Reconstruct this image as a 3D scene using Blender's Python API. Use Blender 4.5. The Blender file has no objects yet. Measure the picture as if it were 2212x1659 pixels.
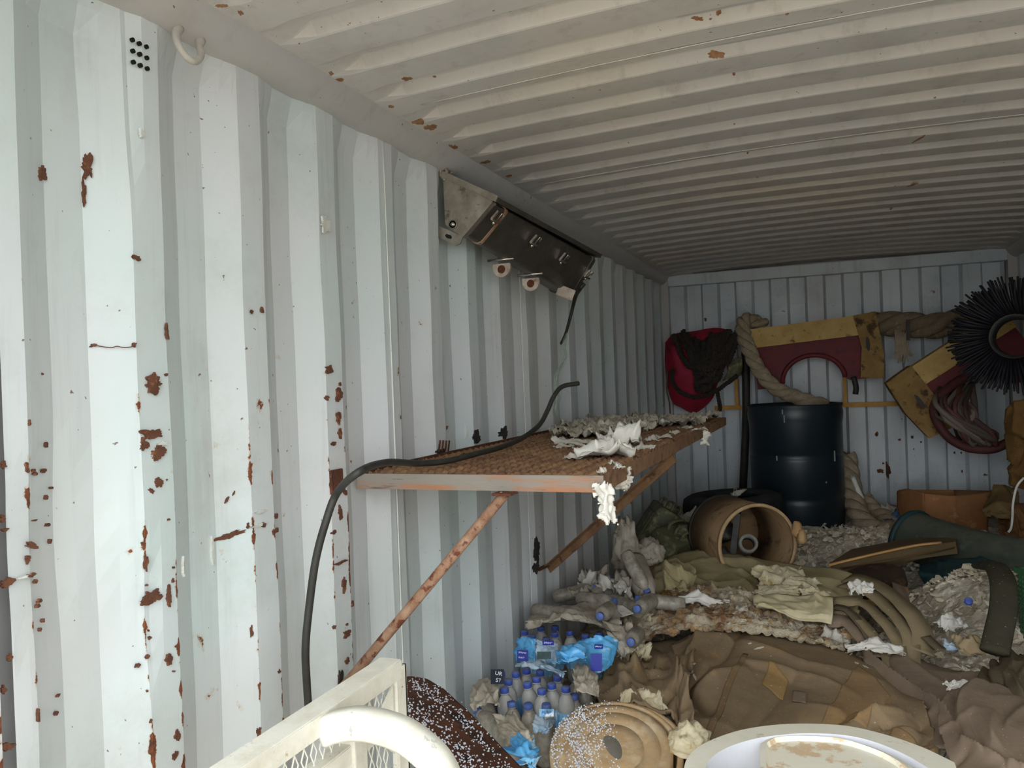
import bpy, bmesh, math, random
import numpy as np
from mathutils import Vector, Matrix, noise

# ------------------------------------------------------------------ camera, sky, exposure
S = bpy.context.scene
COL = S.collection
W, H, F = 2212., 1659., 1720.
YAW, ROLL, PITCH = math.atan(679 / F), math.radians(2.15), math.radians(-0.15)
CAM = Vector((-0.02, -0.30, 1.60))
_f = Vector((-math.sin(YAW) * math.cos(PITCH), math.cos(YAW) * math.cos(PITCH), math.sin(PITCH)))
_r0 = Vector((math.cos(YAW), math.sin(YAW), 0)); _u0 = _r0.cross(_f)
_r = _r0 * math.cos(ROLL) - _u0 * math.sin(ROLL); _u = _u0 * math.cos(ROLL) + _r0 * math.sin(ROLL)
cd = bpy.data.cameras.new('camera'); cam = bpy.data.objects.new('camera', cd); COL.objects.link(cam)
cd.sensor_width = 36; cd.lens = 36 * F / W; cd.clip_start = 0.05; cd.clip_end = 200
m = Matrix((_r, _u, -_f)).transposed().to_4x4(); m.translation = CAM; cam.matrix_world = m
S.camera = cam
wd = bpy.data.worlds.new('overcast_sky'); S.world = wd; wd.use_nodes = True
wd.node_tree.nodes['Background'].inputs[0].default_value = (0.89, 0.955, 1.0, 1)
wd.node_tree.nodes['Background'].inputs[1].default_value = 1.0
S.view_settings.view_transform = 'Standard'; S.view_settings.look = 'None'
S.view_settings.gamma = 1.0; S.view_settings.use_curve_mapping = False
S.view_settings.exposure = 2.26
S.cycles.max_bounces = 9; S.cycles.diffuse_bounces = 6; S.cycles.transparent_max_bounces = 12; S.cycles.adaptive_threshold = .02

def _ray(px, py): return _f + _r * ((px - W / 2) / F) - _u * ((py - H / 2) / F)
def at(px, py, Y): d = _ray(px, py); return CAM + d * ((Y - CAM.y) / d.y)      # photo direction met at depth Y
def atx(px, py, X): d = _ray(px, py); return CAM + d * ((X - CAM.x) / d.x)
def atz(px, py, Z): d = _ray(px, py); return CAM + d * ((Z - CAM.z) / d.z)

# ------------------------------------------------------------------ helpers: objects
rng = random.Random(7)
ORG = {}
def tag(o, label=None, cat=None, group=None, kind=None):
    if label: o['label'] = label
    if cat: o['category'] = cat
    if group: o['group'] = group
    if kind: o['kind'] = kind
    return o
def thing(name, loc, label=None, cat=None, group=None, kind=None):
    o = bpy.data.objects.new(name, None); COL.objects.link(o); o.location = loc; o.empty_display_size = .05
    ORG[o.name] = Vector(loc)
    return tag(o, label, cat, group, kind)
def obj(name, V, Fc, mat, parent=None, smooth=True, attr=None, mats=None):
    V = [Vector(v) for v in V]
    if parent is not None: org = ORG[parent.name]
    else:
        n = len(V); org = Vector((sum(v.x for v in V) / n, sum(v.y for v in V) / n, min(v.z for v in V)))
    me = bpy.data.meshes.new(name)
    me.from_pydata([tuple(v - org) for v in V], [], [tuple(f) for f in Fc])
    if mats:
        for mm in mats[0]: me.materials.append(mm)
        me.polygons.foreach_set('material_index', mats[1])
    else: me.materials.append(mat)
    me.polygons.foreach_set('use_smooth', [smooth] * len(me.polygons))
    if attr:
        for k, vals in attr.items():
            a = me.attributes.new(k, 'FLOAT', 'POINT'); a.data.foreach_set('value', vals)
    me.update()
    o = bpy.data.objects.new(name, me); COL.objects.link(o)
    ORG[o.name] = org
    if parent is not None: o.parent = parent
    else: o.location = org
    return o
def dup_tree(o, loc, rot=None, parent=None):
    c = o.copy(); COL.objects.link(c); c.parent = parent
    if parent is None:
        c.location = loc
        if rot is not None: c.rotation_euler = rot
    for ch in o.children: dup_tree(ch, None, None, c)
    return c

# ------------------------------------------------------------------ helpers: shapes (lists of verts, faces)
def join(*parts):
    V, Fc = [], []
    for v, f in parts:
        b = len(V); V += list(v); Fc += [tuple(i + b for i in ff) for ff in f]
    return V, Fc
def box(c, sx, sy, sz, R=None, bev=0.0):
    c = Vector(c); b = min(bev, sx * .45, sy * .45, sz * .45)
    bm = bmesh.new(); bmesh.ops.create_cube(bm, size=1)
    for v in bm.verts: v.co = Vector((v.co.x * sx, v.co.y * sy, v.co.z * sz))
    if b > 0: bmesh.ops.bevel(bm, geom=bm.edges[:], offset=b, segments=2, affect='EDGES', profile=.6)
    bm.verts.index_update()
    V = [(R @ v.co if R is not None else v.co) + c for v in bm.verts]; Fc = [[v.index for v in f.verts] for f in bm.faces]
    bm.free(); return V, Fc
def frame_of(d, up=Vector((0, 0, 1))):
    d = d.normalized()
    if abs(d.dot(up)) > .98: up = Vector((1, 0, 0))
    a = d.cross(up).normalized(); return a, a.cross(d).normalized()
def cr(P, n):
    """Catmull-Rom through P, n samples for each span."""
    P = [Vector(p) for p in P]
    if len(P) < 3: return [P[0].lerp(P[-1], i / n) for i in range(n + 1)]
    Q = [P[0] * 2 - P[1]] + P + [P[-1] * 2 - P[-2]]; out = []
    for i in range(1, len(Q) - 2):
        a, b, c, d = Q[i - 1:i + 3]
        for k in range(n):
            t = k / n
            out.append(.5 * ((2 * b) + (c - a) * t + (2 * a - 5 * b + 4 * c - d) * t * t + (3 * b - a - 3 * c + d) * t ** 3))
    out.append(P[-1]); return out
def tube(P, rad, seg=10, n=6, cap=True, flat=1.0, up=None):
    Q = cr(P, n) if n else [Vector(p) for p in P]
    V, Fc = [], []; a = None
    for i, p in enumerate(Q):
        d = (Q[min(i + 1, len(Q) - 1)] - Q[max(i - 1, 0)]).normalized()
        if a is None: a, b = frame_of(d, up or Vector((0, 0, 1)))
        else:
            a = (a - d * a.dot(d)).normalized(); b = a.cross(d).normalized()
        r = rad(i / (len(Q) - 1)) if callable(rad) else rad
        for k in range(seg):
            t = 2 * math.pi * k / seg
            V.append(p + a * (math.cos(t) * r) + b * (math.sin(t) * r * flat))
    for i in range(len(Q) - 1):
        for k in range(seg):
            k2 = (k + 1) % seg; Fc.append((i * seg + k, (i + 1) * seg + k, (i + 1) * seg + k2, i * seg + k2))
    if cap:
        Fc.append(tuple(range(seg))); e = (len(Q) - 1) * seg; Fc.append(tuple(e + k for k in reversed(range(seg))))
    return V, Fc
def lathe(prof, seg=32, c=(0, 0, 0), R=None, sx=1, sy=1, close=False):
    V, Fc = [], []; c = Vector(c)
    for r, z in prof:
        for k in range(seg):
            t = 2 * math.pi * k / seg; v = Vector((r * math.cos(t) * sx, r * math.sin(t) * sy, z))
            V.append((R @ v if R is not None else v) + c)
    n = len(prof)
    for i in range(n if close else n - 1):
        i2 = (i + 1) % n
        for k in range(seg):
            k2 = (k + 1) % seg; Fc.append((i * seg + k, i * seg + k2, i2 * seg + k2, i2 * seg + k))
    return V, Fc
def prism(poly, ext):
    n = len(poly); poly = [Vector(p) for p in poly]; ext = Vector(ext)
    V = poly + [p + ext for p in poly]
    Fc = [tuple(reversed(range(n))), tuple(range(n, 2 * n))] + [(i, (i + 1) % n, n + (i + 1) % n, n + i) for i in range(n)]
    return V, Fc
def bar(a, b, w, h, up=Vector((0, 0, 1))):
    a, b = Vector(a), Vector(b); s, t = frame_of(b - a, up)
    return prism([a - s * w / 2 - t * h / 2, a + s * w / 2 - t * h / 2, a + s * w / 2 + t * h / 2, a - s * w / 2 + t * h / 2], b - a)
def solidify(V, Fc, t):
    V = [Vector(v) for v in V]; N = [Vector() for _ in V]
    for f in Fc:
        p = [V[i] for i in f]; nn = (p[1] - p[0]).cross(p[2] - p[0])
        if len(p) > 3: nn += (p[2] - p[0]).cross(p[3] - p[0])
        for i in f: N[i] += nn
    n = len(V); V2 = [v - (nn.normalized() if nn.length > 0 else Vector((0, 0, 1))) * t for v, nn in zip(V, N)]
    ed = {}
    for f in Fc:
        for i in range(len(f)):
            a, b = f[i], f[(i + 1) % len(f)]; ed[(a, b)] = 1
    out = list(Fc) + [tuple(i + n for i in reversed(f)) for f in Fc]
    for (a, b) in ed:
        if (b, a) not in ed: out.append((b, a, a + n, b + n))
    return V + V2, out
def grid(C, nu, nv):
    """bicubic Catmull-Rom surface through control rows C; returns a (nv+1) x (nu+1) list of points."""
    rows = []
    for r in C:
        r = [Vector(p) for p in r]; n = len(r) - 1; pts = []
        Q = [r[0] * 2 - r[1]] + r + [r[-1] * 2 - r[-2]]
        for i in range(nu + 1):
            s = i / nu * n; k = min(int(s), n - 1); t = s - k; a, b, c, d = Q[k:k + 4]
            pts.append(.5 * ((2 * b) + (c - a) * t + (2 * a - 5 * b + 4 * c - d) * t * t + (3 * b - a - 3 * c + d) * t ** 3))
        rows.append(pts)
    n = len(rows) - 1; R = [[rows[0][i] * 2 - rows[1][i] for i in range(nu + 1)]] + rows + [[rows[-1][i] * 2 - rows[-2][i] for i in range(nu + 1)]]
    out = []
    for j in range(nv + 1):
        s = j / nv * n; k = min(int(s), n - 1); t = s - k; row = []
        for i in range(nu + 1):
            a, b, c, d = R[k][i], R[k + 1][i], R[k + 2][i], R[k + 3][i]
            row.append(.5 * ((2 * b) + (c - a) * t + (2 * a - 5 * b + 4 * c - d) * t * t + (3 * b - a - 3 * c + d) * t ** 3))
        out.append(row)
    return out
def patch(C, nu, nv, disp=None, thick=.004, keep=None):
    """cloth or sheet: control rows -> displaced surface with thickness. disp(u,v,p) in metres along the normal."""
    G = grid(C, nu, nv); P2 = [[None] * (nu + 1) for _ in range(nv + 1)]
    for j in range(nv + 1):
        for i in range(nu + 1):
            p = G[j][i]
            if disp:
                du = G[j][min(i + 1, nu)] - G[j][max(i - 1, 0)]; dv = G[min(j + 1, nv)][i] - G[max(j - 1, 0)][i]
                nn = du.cross(dv)
                nn = nn.normalized() if nn.length > 1e-9 else Vector((0, 0, 1))
                if nn.z < 0 and abs(nn.z) > .05: nn = -nn
                elif nn.y > 0 and abs(nn.z) <= .05: nn = -nn
                p = p + nn * disp(i / nu, j / nv, p)
            P2[j][i] = p
    V = [p for r in P2 for p in r]; w = nu + 1
    Fc = []
    for j in range(nv):
        for i in range(nu):
            if keep is None or keep((i + .5) / nu, (j + .5) / nv): Fc.append((j * w + i, (j + 1) * w + i, (j + 1) * w + i + 1, j * w + i + 1))
    used = sorted({i for f in Fc for i in f}); mp = {a: b for b, a in enumerate(used)}
    V = [V[i] for i in used]; Fc = [tuple(mp[i] for i in f) for f in Fc]
    # orient up / towards the door
    s = Vector()
    for f in Fc: s += (V[f[1]] - V[f[0]]).cross(V[f[2]] - V[f[0]])
    if s.z - s.y < 0: Fc = [tuple(reversed(f)) for f in Fc]
    return solidify(V, Fc, thick) if thick else (V, Fc)
def nz(x, y, z=0., s=0): return noise.noise(Vector((x + s * 7.13, y + s * 3.71, z + s * 1.37)))
def ridge(x, y, s=0): return 1 - abs(nz(x, y, 0, s)) * 2
def folds(su, sv, amp, seed, fine=.25, crease=(), nc=None):
    """cloth: broad swells, many cusped random creases, plus given crease lines ((u0,v0),(u1,v1),width,height)."""
    r = random.Random(seed * 31 + 5); L = []
    main = r.uniform(0, math.pi)
    for _ in range(nc if nc is not None else int(5 * (su + sv))):
        a = main + r.gauss(0, .55) + (math.pi / 2 if r.random() < .25 else 0); u0, v0 = r.random(), r.random(); ln = r.uniform(.12, .5)
        L.append((u0 - math.cos(a) * ln, v0 - math.sin(a) * ln, u0 + math.cos(a) * ln, v0 + math.sin(a) * ln, r.uniform(.018, .06), r.choice((1, 1, -1)) * r.uniform(.25, 1.) * amp * .75))
    def d(u, v, p):
        wx = nz(u * 2.3, v * 2.3, 0, seed) * .07; wy = nz(u * 2.3, v * 2.3, 5, seed) * .07
        h = amp * (.75 * nz(u * su * .6, v * sv * .6, 2, seed) + .22 * nz(u * su * 1.9, v * sv * 1.9, 4, seed) + fine * .10 * nz(u * su * 8, v * sv * 8, 1, seed))
        for (ax, ay, bx, by, w, hh) in L:
            l2 = (bx - ax) ** 2 + (by - ay) ** 2; t = ((u + wx - ax) * (bx - ax) + (v + wy - ay) * (by - ay)) / l2
            if t < 0 or t > 1: continue
            dd = abs((u + wx - ax) * (by - ay) - (v + wy - ay) * (bx - ax)) / math.sqrt(l2)
            if dd < w * 3.5: h += hh * math.exp(-dd / w) * math.sin(math.pi * t) ** .7
        for (a, b, w, hh) in crease:
            ax, ay = a; bx, by = b; l2 = (bx - ax) ** 2 + (by - ay) ** 2
            t = max(0, min(1, ((u - ax) * (bx - ax) + (v - ay) * (by - ay)) / l2))
            dd = math.hypot(u - ax - t * (bx - ax), v - ay - t * (by - ay)) + nz(u * 5, v * 5, 3, seed) * .008
            h += hh * math.exp(-abs(dd) / w)
        return h
    return d
def sub_patch(C, disp, quad, nu, nv, off, thick=.002):
    """a piece lying on a patch: quad of uv corners, lifted off the surface."""
    def ev(u, v):
        def one(r, t):
            n = len(r) - 1; Q = [r[0] * 2 - r[1]] + list(r) + [r[-1] * 2 - r[-2]]; q = max(0, min(1, t)) * n; k = min(int(q), n - 1); f = q - k; a, b, c, d = Q[k:k + 4]
            return .5 * ((2 * b) + (c - a) * f + (2 * a - 5 * b + 4 * c - d) * f * f + (3 * b - a - 3 * c + d) * f ** 3)
        return one([one([Vector(p) for p in r], u) for r in C], v)
    V = []
    for j in range(nv + 1):
        for i in range(nu + 1):
            a, b = i / nu, j / nv
            u = (quad[0][0] * (1 - a) + quad[1][0] * a) * (1 - b) + (quad[3][0] * (1 - a) + quad[2][0] * a) * b; v = (quad[0][1] * (1 - a) + quad[1][1] * a) * (1 - b) + (quad[3][1] * (1 - a) + quad[2][1] * a) * b
            p = ev(u, v); nn = (ev(u + .01, v) - ev(u - .01, v)).cross(ev(u, v + .01) - ev(u, v - .01)).normalized(); nn = nn if nn.z > 0 else -nn
            V.append(p + nn * (disp(u, v, p) + off))
    w = nu + 1; Fc = [(j * w + i, (j + 1) * w + i, (j + 1) * w + i + 1, j * w + i + 1) for j in range(nv) for i in range(nu)]
    sm = Vector()
    for f in Fc: sm += (V[f[1]] - V[f[0]]).cross(V[f[2]] - V[f[0]])
    if sm.z < 0: Fc = [f[::-1] for f in Fc]
    return solidify(V, Fc, thick)
def ragged(seed, amt=.12, sc=5):
    def k(u, v):
        e = min(u, 1 - u, v, 1 - v)
        return e > amt * (.5 + .9 * nz(u * sc, v * sc, 0, seed) + .4 * nz(u * sc * 3, v * sc * 3, 2, seed))
    return k
def rag(c, sx, sy, h, seed, n=26, ang=0., keep=.14, thick=.0015, tilt=(0, 0)):
    """small crumpled scrap of paper or wadding lying at c."""
    c = Vector(c); ca, sa = math.cos(ang), math.sin(ang)
    C = []
    for j in range(3):
        row = []
        for i in range(3):
            x, y = (i - 1) * sx / 2, (j - 1) * sy / 2
            row.append(c + Vector((x * ca - y * sa, x * sa + y * ca, x * tilt[0] + y * tilt[1] + (h * .6 if i == 1 and j == 1 else 0))))
        C.append(row)
    return patch(C, n, n, folds(3, 3, h, seed, .5), thick, ragged(seed, keep))
def lump(c, rx, ry, rz, seed, amp=.25, sc=3., n=3, flatb=.5):
    bm = bmesh.new(); bmesh.ops.create_icosphere(bm, subdivisions=n, radius=1)
    V = []; bm.verts.index_update()
    for v in bm.verts:
        d = v.co.normalized(); k = 1 + amp * (noise.noise(d * sc + Vector((seed * 3.3, 0, 0))) + .6 * max(0, 1 - 2 * abs(noise.noise(d * sc * 1.7 + Vector((0, seed * 2.1, 4)))))) 
        z = d.z * k
        if z < 0: z *= flatb
        V.append(Vector(c) + Vector((d.x * k * rx, d.y * k * ry, z * rz)))
    Fc = [[v.index for v in f.verts] for f in bm.faces]; bm.free(); return V, Fc
def rope3(P, rad, pitch, n=10, strands=3, seg=8, k=.56):
    """laid rope: three strands twisted round the path."""
    Q = cr(P, n); out = []
    L = [0.]
    for i in range(1, len(Q)): L.append(L[-1] + (Q[i] - Q[i - 1]).length)
    a = None; fr = []
    for i in range(len(Q)):
        d = (Q[min(i + 1, len(Q) - 1)] - Q[max(i - 1, 0)]).normalized()
        if a is None: a, b = frame_of(d)
        else: a = (a - d * a.dot(d)).normalized(); b = a.cross(d).normalized()
        fr.append((a.copy(), b.copy()))
    for s in range(strands):
        pts = []
        for i, q in enumerate(Q):
            t = 2 * math.pi * (L[i] / pitch + s / strands); a, b = fr[i]
            pts.append(q + (a * math.cos(t) + b * math.sin(t)) * rad * (1 - k) * 1.05)
        out.append(tube(pts, rad * k, seg, 0))
    return join(*out)

# ------------------------------------------------------------------ helpers: materials
def lin(h):
    h = h.lstrip('#'); c = [int(h[i:i + 2], 16) / 255 for i in (0, 2, 4)]
    return tuple(x / 12.92 if x <= .04045 else ((x + .055) / 1.055) ** 2.4 for x in c) + (1,)
class NT:
    def __init__(s, name):
        s.m = bpy.data.materials.new(name); s.m.use_nodes = True; s.t = s.m.node_tree; s.b = s.t.nodes['Principled BSDF']
        s.co = s.t.nodes.new('ShaderNodeTexCoord').outputs['Object']
    def n(s, ty, **kw):
        nd = s.t.nodes.new(ty)
        for k, v in kw.items(): setattr(nd, k, v)
        return nd
    def link(s, a, b): s.t.links.new(a, b)
    def map(s, sc, loc=(0, 0, 0)):
        nd = s.n('ShaderNodeMapping'); nd.inputs['Scale'].default_value = sc; nd.inputs['Location'].default_value = loc; s.link(s.co, nd.inputs[0]); return nd.outputs[0]
    def noise(s, sc, det=6, rough=.6, vec=None, dist=0):
        nd = s.n('ShaderNodeTexNoise'); nd.inputs['Scale'].default_value = sc; nd.inputs['Detail'].default_value = det; nd.inputs['Roughness'].default_value = rough; nd.inputs['Distortion'].default_value = dist
        s.link(vec or s.co, nd.inputs['Vector']); return nd.outputs['Fac']
    def vor(s, sc, vec=None, feat='F1'):
        nd = s.n('ShaderNodeTexVoronoi', feature=feat); nd.inputs['Scale'].default_value = sc; s.link(vec or s.co, nd.inputs['Vector']); return nd
    def step(s, fac, lo, hi):
        nd = s.n('ShaderNodeMapRange'); nd.inputs['From Min'].default_value = lo; nd.inputs['From Max'].default_value = hi; nd.clamp = True; s.link(fac, nd.inputs[0]); return nd.outputs[0]
    def math(s, op, a, b=None):
        nd = s.n('ShaderNodeMath', operation=op)
        for i, x in enumerate((a, b)):
            if x is None: continue
            if isinstance(x, (int, float)): nd.inputs[i].default_value = x
            else: s.link(x, nd.inputs[i])
        return nd.outputs[0]
    def mix(s, fac, a, b):
        nd = s.n('ShaderNodeMix', data_type='RGBA')
        for i, x in ((0, fac), (6, a), (7, b)):
            if isinstance(x, (int, float)): nd.inputs[i].default_value = x
            elif isinstance(x, tuple): nd.inputs[i].default_value = x
            else: s.link(x, nd.inputs[i])
        return nd.outputs[2]
    def bump(s, h, st=.3, d=.01, prev=None):
        nd = s.n('ShaderNodeBump'); nd.inputs['Strength'].default_value = st; nd.inputs['Distance'].default_value = d; s.link(h, nd.inputs['Height'])
        if prev: s.link(prev, nd.inputs['Normal'])
        s.link(nd.outputs[0], s.b.inputs['Normal']); return nd.outputs[0]
    def out(s, col=None, rough=.7, metal=0., spec=None):
        if col is not None:
            if isinstance(col, tuple): s.b.inputs['Base Color'].default_value = col
            else: s.link(col, s.b.inputs['Base Color'])
        if isinstance(rough, (int, float)): s.b.inputs['Roughness'].default_value = rough
        else: s.link(rough, s.b.inputs['Roughness'])
        s.b.inputs['Metallic'].default_value = metal
        if spec is not None: s.b.inputs['Specular IOR Level'].default_value = spec
        return s.m
    def up(s):
        g = s.n('ShaderNodeNewGeometry'); sp = s.n('ShaderNodeSeparateXYZ'); s.link(g.outputs['Normal'], sp.inputs[0]); return sp.outputs[2]
def simple(name, c1, c2=None, sc=6, rough=.7, metal=0., bump=.15, bsc=None, stretch=(1, 1, 1), lo=.35, hi=.65, c3=None, sc3=30, lo3=.6, hi3=.68, dust=None, dlo=.3, dhi=.95, spec=None, bd=.01):
    t = NT(name); v = t.map(stretch); col = lin(c1)
    if c2: col = t.mix(t.step(t.noise(sc, 6, .65, v), lo, hi), lin(c1), lin(c2))
    if c3: col = t.mix(t.step(t.noise(sc3, 5, .6, v), lo3, hi3), col, lin(c3))
    if dust: col = t.mix(t.math('MULTIPLY', t.step(t.up(), dlo, dhi), t.step(t.noise(9, 6, .7), .3, .6)), col, lin(dust))
    if bump: t.bump(t.noise(bsc or sc * 5, 6, .65, v), bump, bd)
    return t.out(col, rough, metal, spec)

def mat_paint(name, base, tint, warm, rustlo, dirt=.35, edge=True):
    t = NT(name)
    col = t.mix(t.step(t.noise(1.6, 3, .5), .42, .62), lin(base), lin(tint))
    col = t.mix(t.step(t.noise(1.1, 3, .5, t.map((1, 1, .5), (4, 2, 9))), .5, .72), col, lin(warm))
    # grime running down and general speckle
    st = t.step(t.noise(14, 5, .7, t.map((1, 1, .06))), .55, .8)
    col = t.mix(t.math('MULTIPLY', st, dirt), col, lin('#8d857a'))
    col = t.mix(t.math('MULTIPLY', t.step(t.noise(3.3, 8, .75), .52, .8), dirt), col, lin('#9a9288'))
    # rust: chips at random and along the fold edges, with a paler halo
    n1 = t.noise(15, 8, .62); big = t.noise(1.1, 2, .5)
    k = t.math('ADD', n1, t.math('MULTIPLY', t.math('SUBTRACT', big, .5), .35))
    if edge:
        at_ = t.n('ShaderNodeAttribute', attribute_name='edge')
        zz = t.n('ShaderNodeAttribute', attribute_name='low')
        k = t.math('ADD', k, t.math('MULTIPLY', at_.outputs['Fac'], t.math('ADD', .05, t.math('MULTIPLY', zz.outputs['Fac'], .15))))
    col = t.mix(t.math('MULTIPLY', t.step(k, rustlo - .045, rustlo), .5), col, lin('#b59a78'))
    r = t.step(k, rustlo, rustlo + .012)
    rc = t.mix(t.step(t.noise(60, 4), .4, .6), lin('#4a2a1c'), lin('#7d4426'))
    col = t.mix(r, col, rc)
    sp = t.step(t.noise(70, 2, .5), .74, .76)
    col = t.mix(t.math('MULTIPLY', sp, .8), col, lin('#5d3a28'))
    b = t.bump(t.noise(2.2, 3, .5), .12, .05)
    b = t.bump(t.noise(55, 4, .6), .08, .004, b)
    t.bump(t.math('SUBTRACT', 1., r), .5, .002, b)
    return t.out(col, t.math('ADD', .42, t.math('MULTIPLY', r, .45)))

MP_WALL = mat_paint('wall_paint', '#d2d5d6', '#c9d4d2', '#d0cdca', .735)
MP_FAR = mat_paint('end_wall_paint', '#d0d5d8', '#c3cbd0', '#c6c6c6', .765, .6)
MP_ROOF = mat_paint('roof_paint', '#d2cec9', '#ccc9c5', '#d6cdc0', .765, .5, edge=False)
MP_RAIL = mat_paint('rail_paint', '#bcbbb9', '#c0bdb9', '#b9b4af', .74, .45, edge=False)
M_RUST = simple('rust', '#6b3a22', '#3f2419', 30, .9, 0, .5, 90, c3='#94592f', sc3=60)
M_RUSTSHELF = simple('rusted_steel', '#74513a', '#94714f', 9, .9, 0, .4, 90, c3='#55392a', sc3=24, lo3=.56, hi3=.68)
M_RUSTPIPE = simple('rusted_tube', '#8a5f45', '#b3937a', 22, .75, .1, .3, 120, c3='#6b3a25', sc3=40, lo3=.55, hi3=.62)
M_BARE = simple('worn_grey_steel', '#8d857b', '#a5714f', 9, .6, .1, .25, 60, stretch=(.35, 1, 3), c3='#6a5d52', sc3=20, lo=.48, hi=.6)
M_BLACK = simple('black_rubber', '#23221f', '#34322d', 25, .55, 0, .15, 80)
M_DARK = simple('dark_steel', '#2c2a28', '#3d3834', 12, .6, .2, .1)
M_GROUND = simple('outdoor_ground', '#978a78', '#857a6a', 2, .9, 0, .3)
M_FLOOR = simple('plywood_floor', '#5c4a38', '#493a2c', 5, .8, 0, .2, stretch=(1, .1, 1))

# ------------------------------------------------------------------ the setting
LW, RW, BW, ZR = -1.17, 1.17, 5.87, 2.355      # inner faces of the side walls, end wall, roof
g = obj('ground_outside', *box((0, -14.2, -.2), 60, 28, .1), M_GROUND, smooth=False); tag(g, kind='structure')
f_ = obj('floor', *box((0, 2.95, -.03), 2.5, 6.0, .06), M_FLOOR, smooth=False); tag(f_, kind='structure')

def corrugated(side, y0, y1, z0, z1, ph, pitch, prof, depth, X, nzv, attr_edge=True):
    """profile along y (side wall). prof: (len, level) runs with level 1 = proud; returns verts, faces, attrs."""
    ys = []
    y = ph
    while y > y0: y -= pitch
    while y < y1 + pitch:
        yy = y
        for (ln, a, b) in prof:
            ys.append((yy, a, 1.0 if a == 1 or b == 1 else 0.)); yy += ln
        y += pitch
    return ys

def wall_side(X, sgn, name, mat):
    """corrugated side wall split at the panel seams. sgn=+1: the room is on the +x side."""
    w = thing(name, (X, 3, 0), kind='structure')
    PIT, PH = .289, .786
    seams = [.53, 1.68, 2.99, 4.2, BW + .01]
    for p in range(len(seams) - 1):
        ya, yb = seams[p], seams[p + 1]
        cols = []                       # (y, depth, edge)
        k = int((ya - PH) // PIT) - 1
        while True:
            b = PH + k * PIT
            if b > yb + PIT: break
            for dy, dep, e in ((0, 0, 1), (.010, 0, .0), (.036, 0, 0), (.062, 0, 0.), (.072, 0, 1), (.082, .005, 0), (.108, .018, 0), (.144, .036, 0), (.18, .036, 0), (.217, .036, 0), (.253, .018, 0), (.279, .005, 0)):
                cols.append((b + dy, dep, e))
            k += 1
        def dep_at(y):
            for (a, d0, _), (b, d1, _) in zip(cols, cols[1:]):
                if a <= y <= b: return d0 + (d1 - d0) * (y - a) / max(1e-9, b - a)
            return 0
        cc = [(ya, dep_at(ya), 0)] + [c for c in cols if ya < c[0] < yb] + [(yb, dep_at(yb), 0)]
        NZ = 46; z0, z1 = .02, 2.33
        V, Fc, E, Lw = [], [], [], []
        for j in range(NZ + 1):
            z = z0 + (z1 - z0) * j / NZ
            for (y, d, e) in cc:
                dent = .006 * nz(y * 2.2, z * 1.3, 0, 3) + .004 * nz(y * 6, z * 4, 0, 5)
                if y < .80: dent += .010 * max(0, nz(y * 7, z * 3, 0, 9)) * 2
                tz = max(0, min(1, (2.30 - z) / .05))      # folds close up under the rail
                V.append((X - sgn * (d * (.35 + .65 * tz) + dent * .9), y, z)); E.append(e); Lw.append(max(0, min(1, (1.75 - z) / .5)) * (1 if y < 1.6 else .25))
        n = len(cc)
        for j in range(NZ):
            for i in range(n - 1):
                q = (j * n + i, j * n + i + 1, (j + 1) * n + i + 1, (j + 1) * n + i)
                Fc.append(q if sgn > 0 else q[::-1])
        o = obj('wall_panel', V, Fc, mat, w, smooth=False, attr={'edge': E, 'low': Lw})
    return w
wall_left = wall_side(LW, 1, 'wall_left', MP_WALL)
wall_right = wall_side(RW, -1, 'wall_right', MP_WALL)
# outer skins keep the daylight out of the folds
for nm, X in (('wall_left_skin', -1.235), ('wall_right_skin', 1.235)):
    tag(obj(nm, *box((X, 2.95, 1.2), .03, 6.05, 2.5), MP_RAIL, smooth=False), kind='structure')
tag(obj('ceiling_skin', *box((0, 2.95, 2.43), 2.5, 6.05, .03), MP_RAIL, smooth=False), kind='structure')
tag(obj('wall_back_skin', *box((0, 5.96, 1.2), 2.5, .03, 2.5), MP_RAIL, smooth=False), kind='structure')
# seams: thin weld beads
for y in (1.68, 2.735):
    obj('weld_seam', *tube([(LW + .002, y, .4), (LW + .003, y + .002, 1.3), (LW + .002, y, 2.3)], .0022, 6, 6), simple('seam_caulk%d' % int(y * 10), '#d6d6cf', bump=0), wall_left)
# corner posts by the door and at the end wall
for nm, X, sg in (('trim_1', LW, 1), ('trim_2', RW, -1)):
    V, Fc = prism([(X - sg * .07, -.02, 0), (X + sg * .012, -.02, 0), (X + sg * .012, .40, 0), (X + sg * .006, .505, 0), (X - sg * .035, .533, 0), (X - sg * .07, .533, 0)], (0, 0, 2.34))
    tag(obj(nm, V, Fc, MP_WALL, smooth=False, attr={'edge': [1, 1, 1, 1, 0, 0] * 2, 'low': [1] * 12}), kind='structure')
    V, Fc = prism([(X - sg * .07, 5.80, 0), (X + sg * .05, 5.80, 0), (X + sg * .05, 5.95, 0), (X - sg * .07, 5.95, 0)], (0, 0, 2.34))
    tag(obj(nm.replace('1', '3').replace('2', '4'), V, Fc, MP_RAIL, smooth=False), kind='structure')
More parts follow.
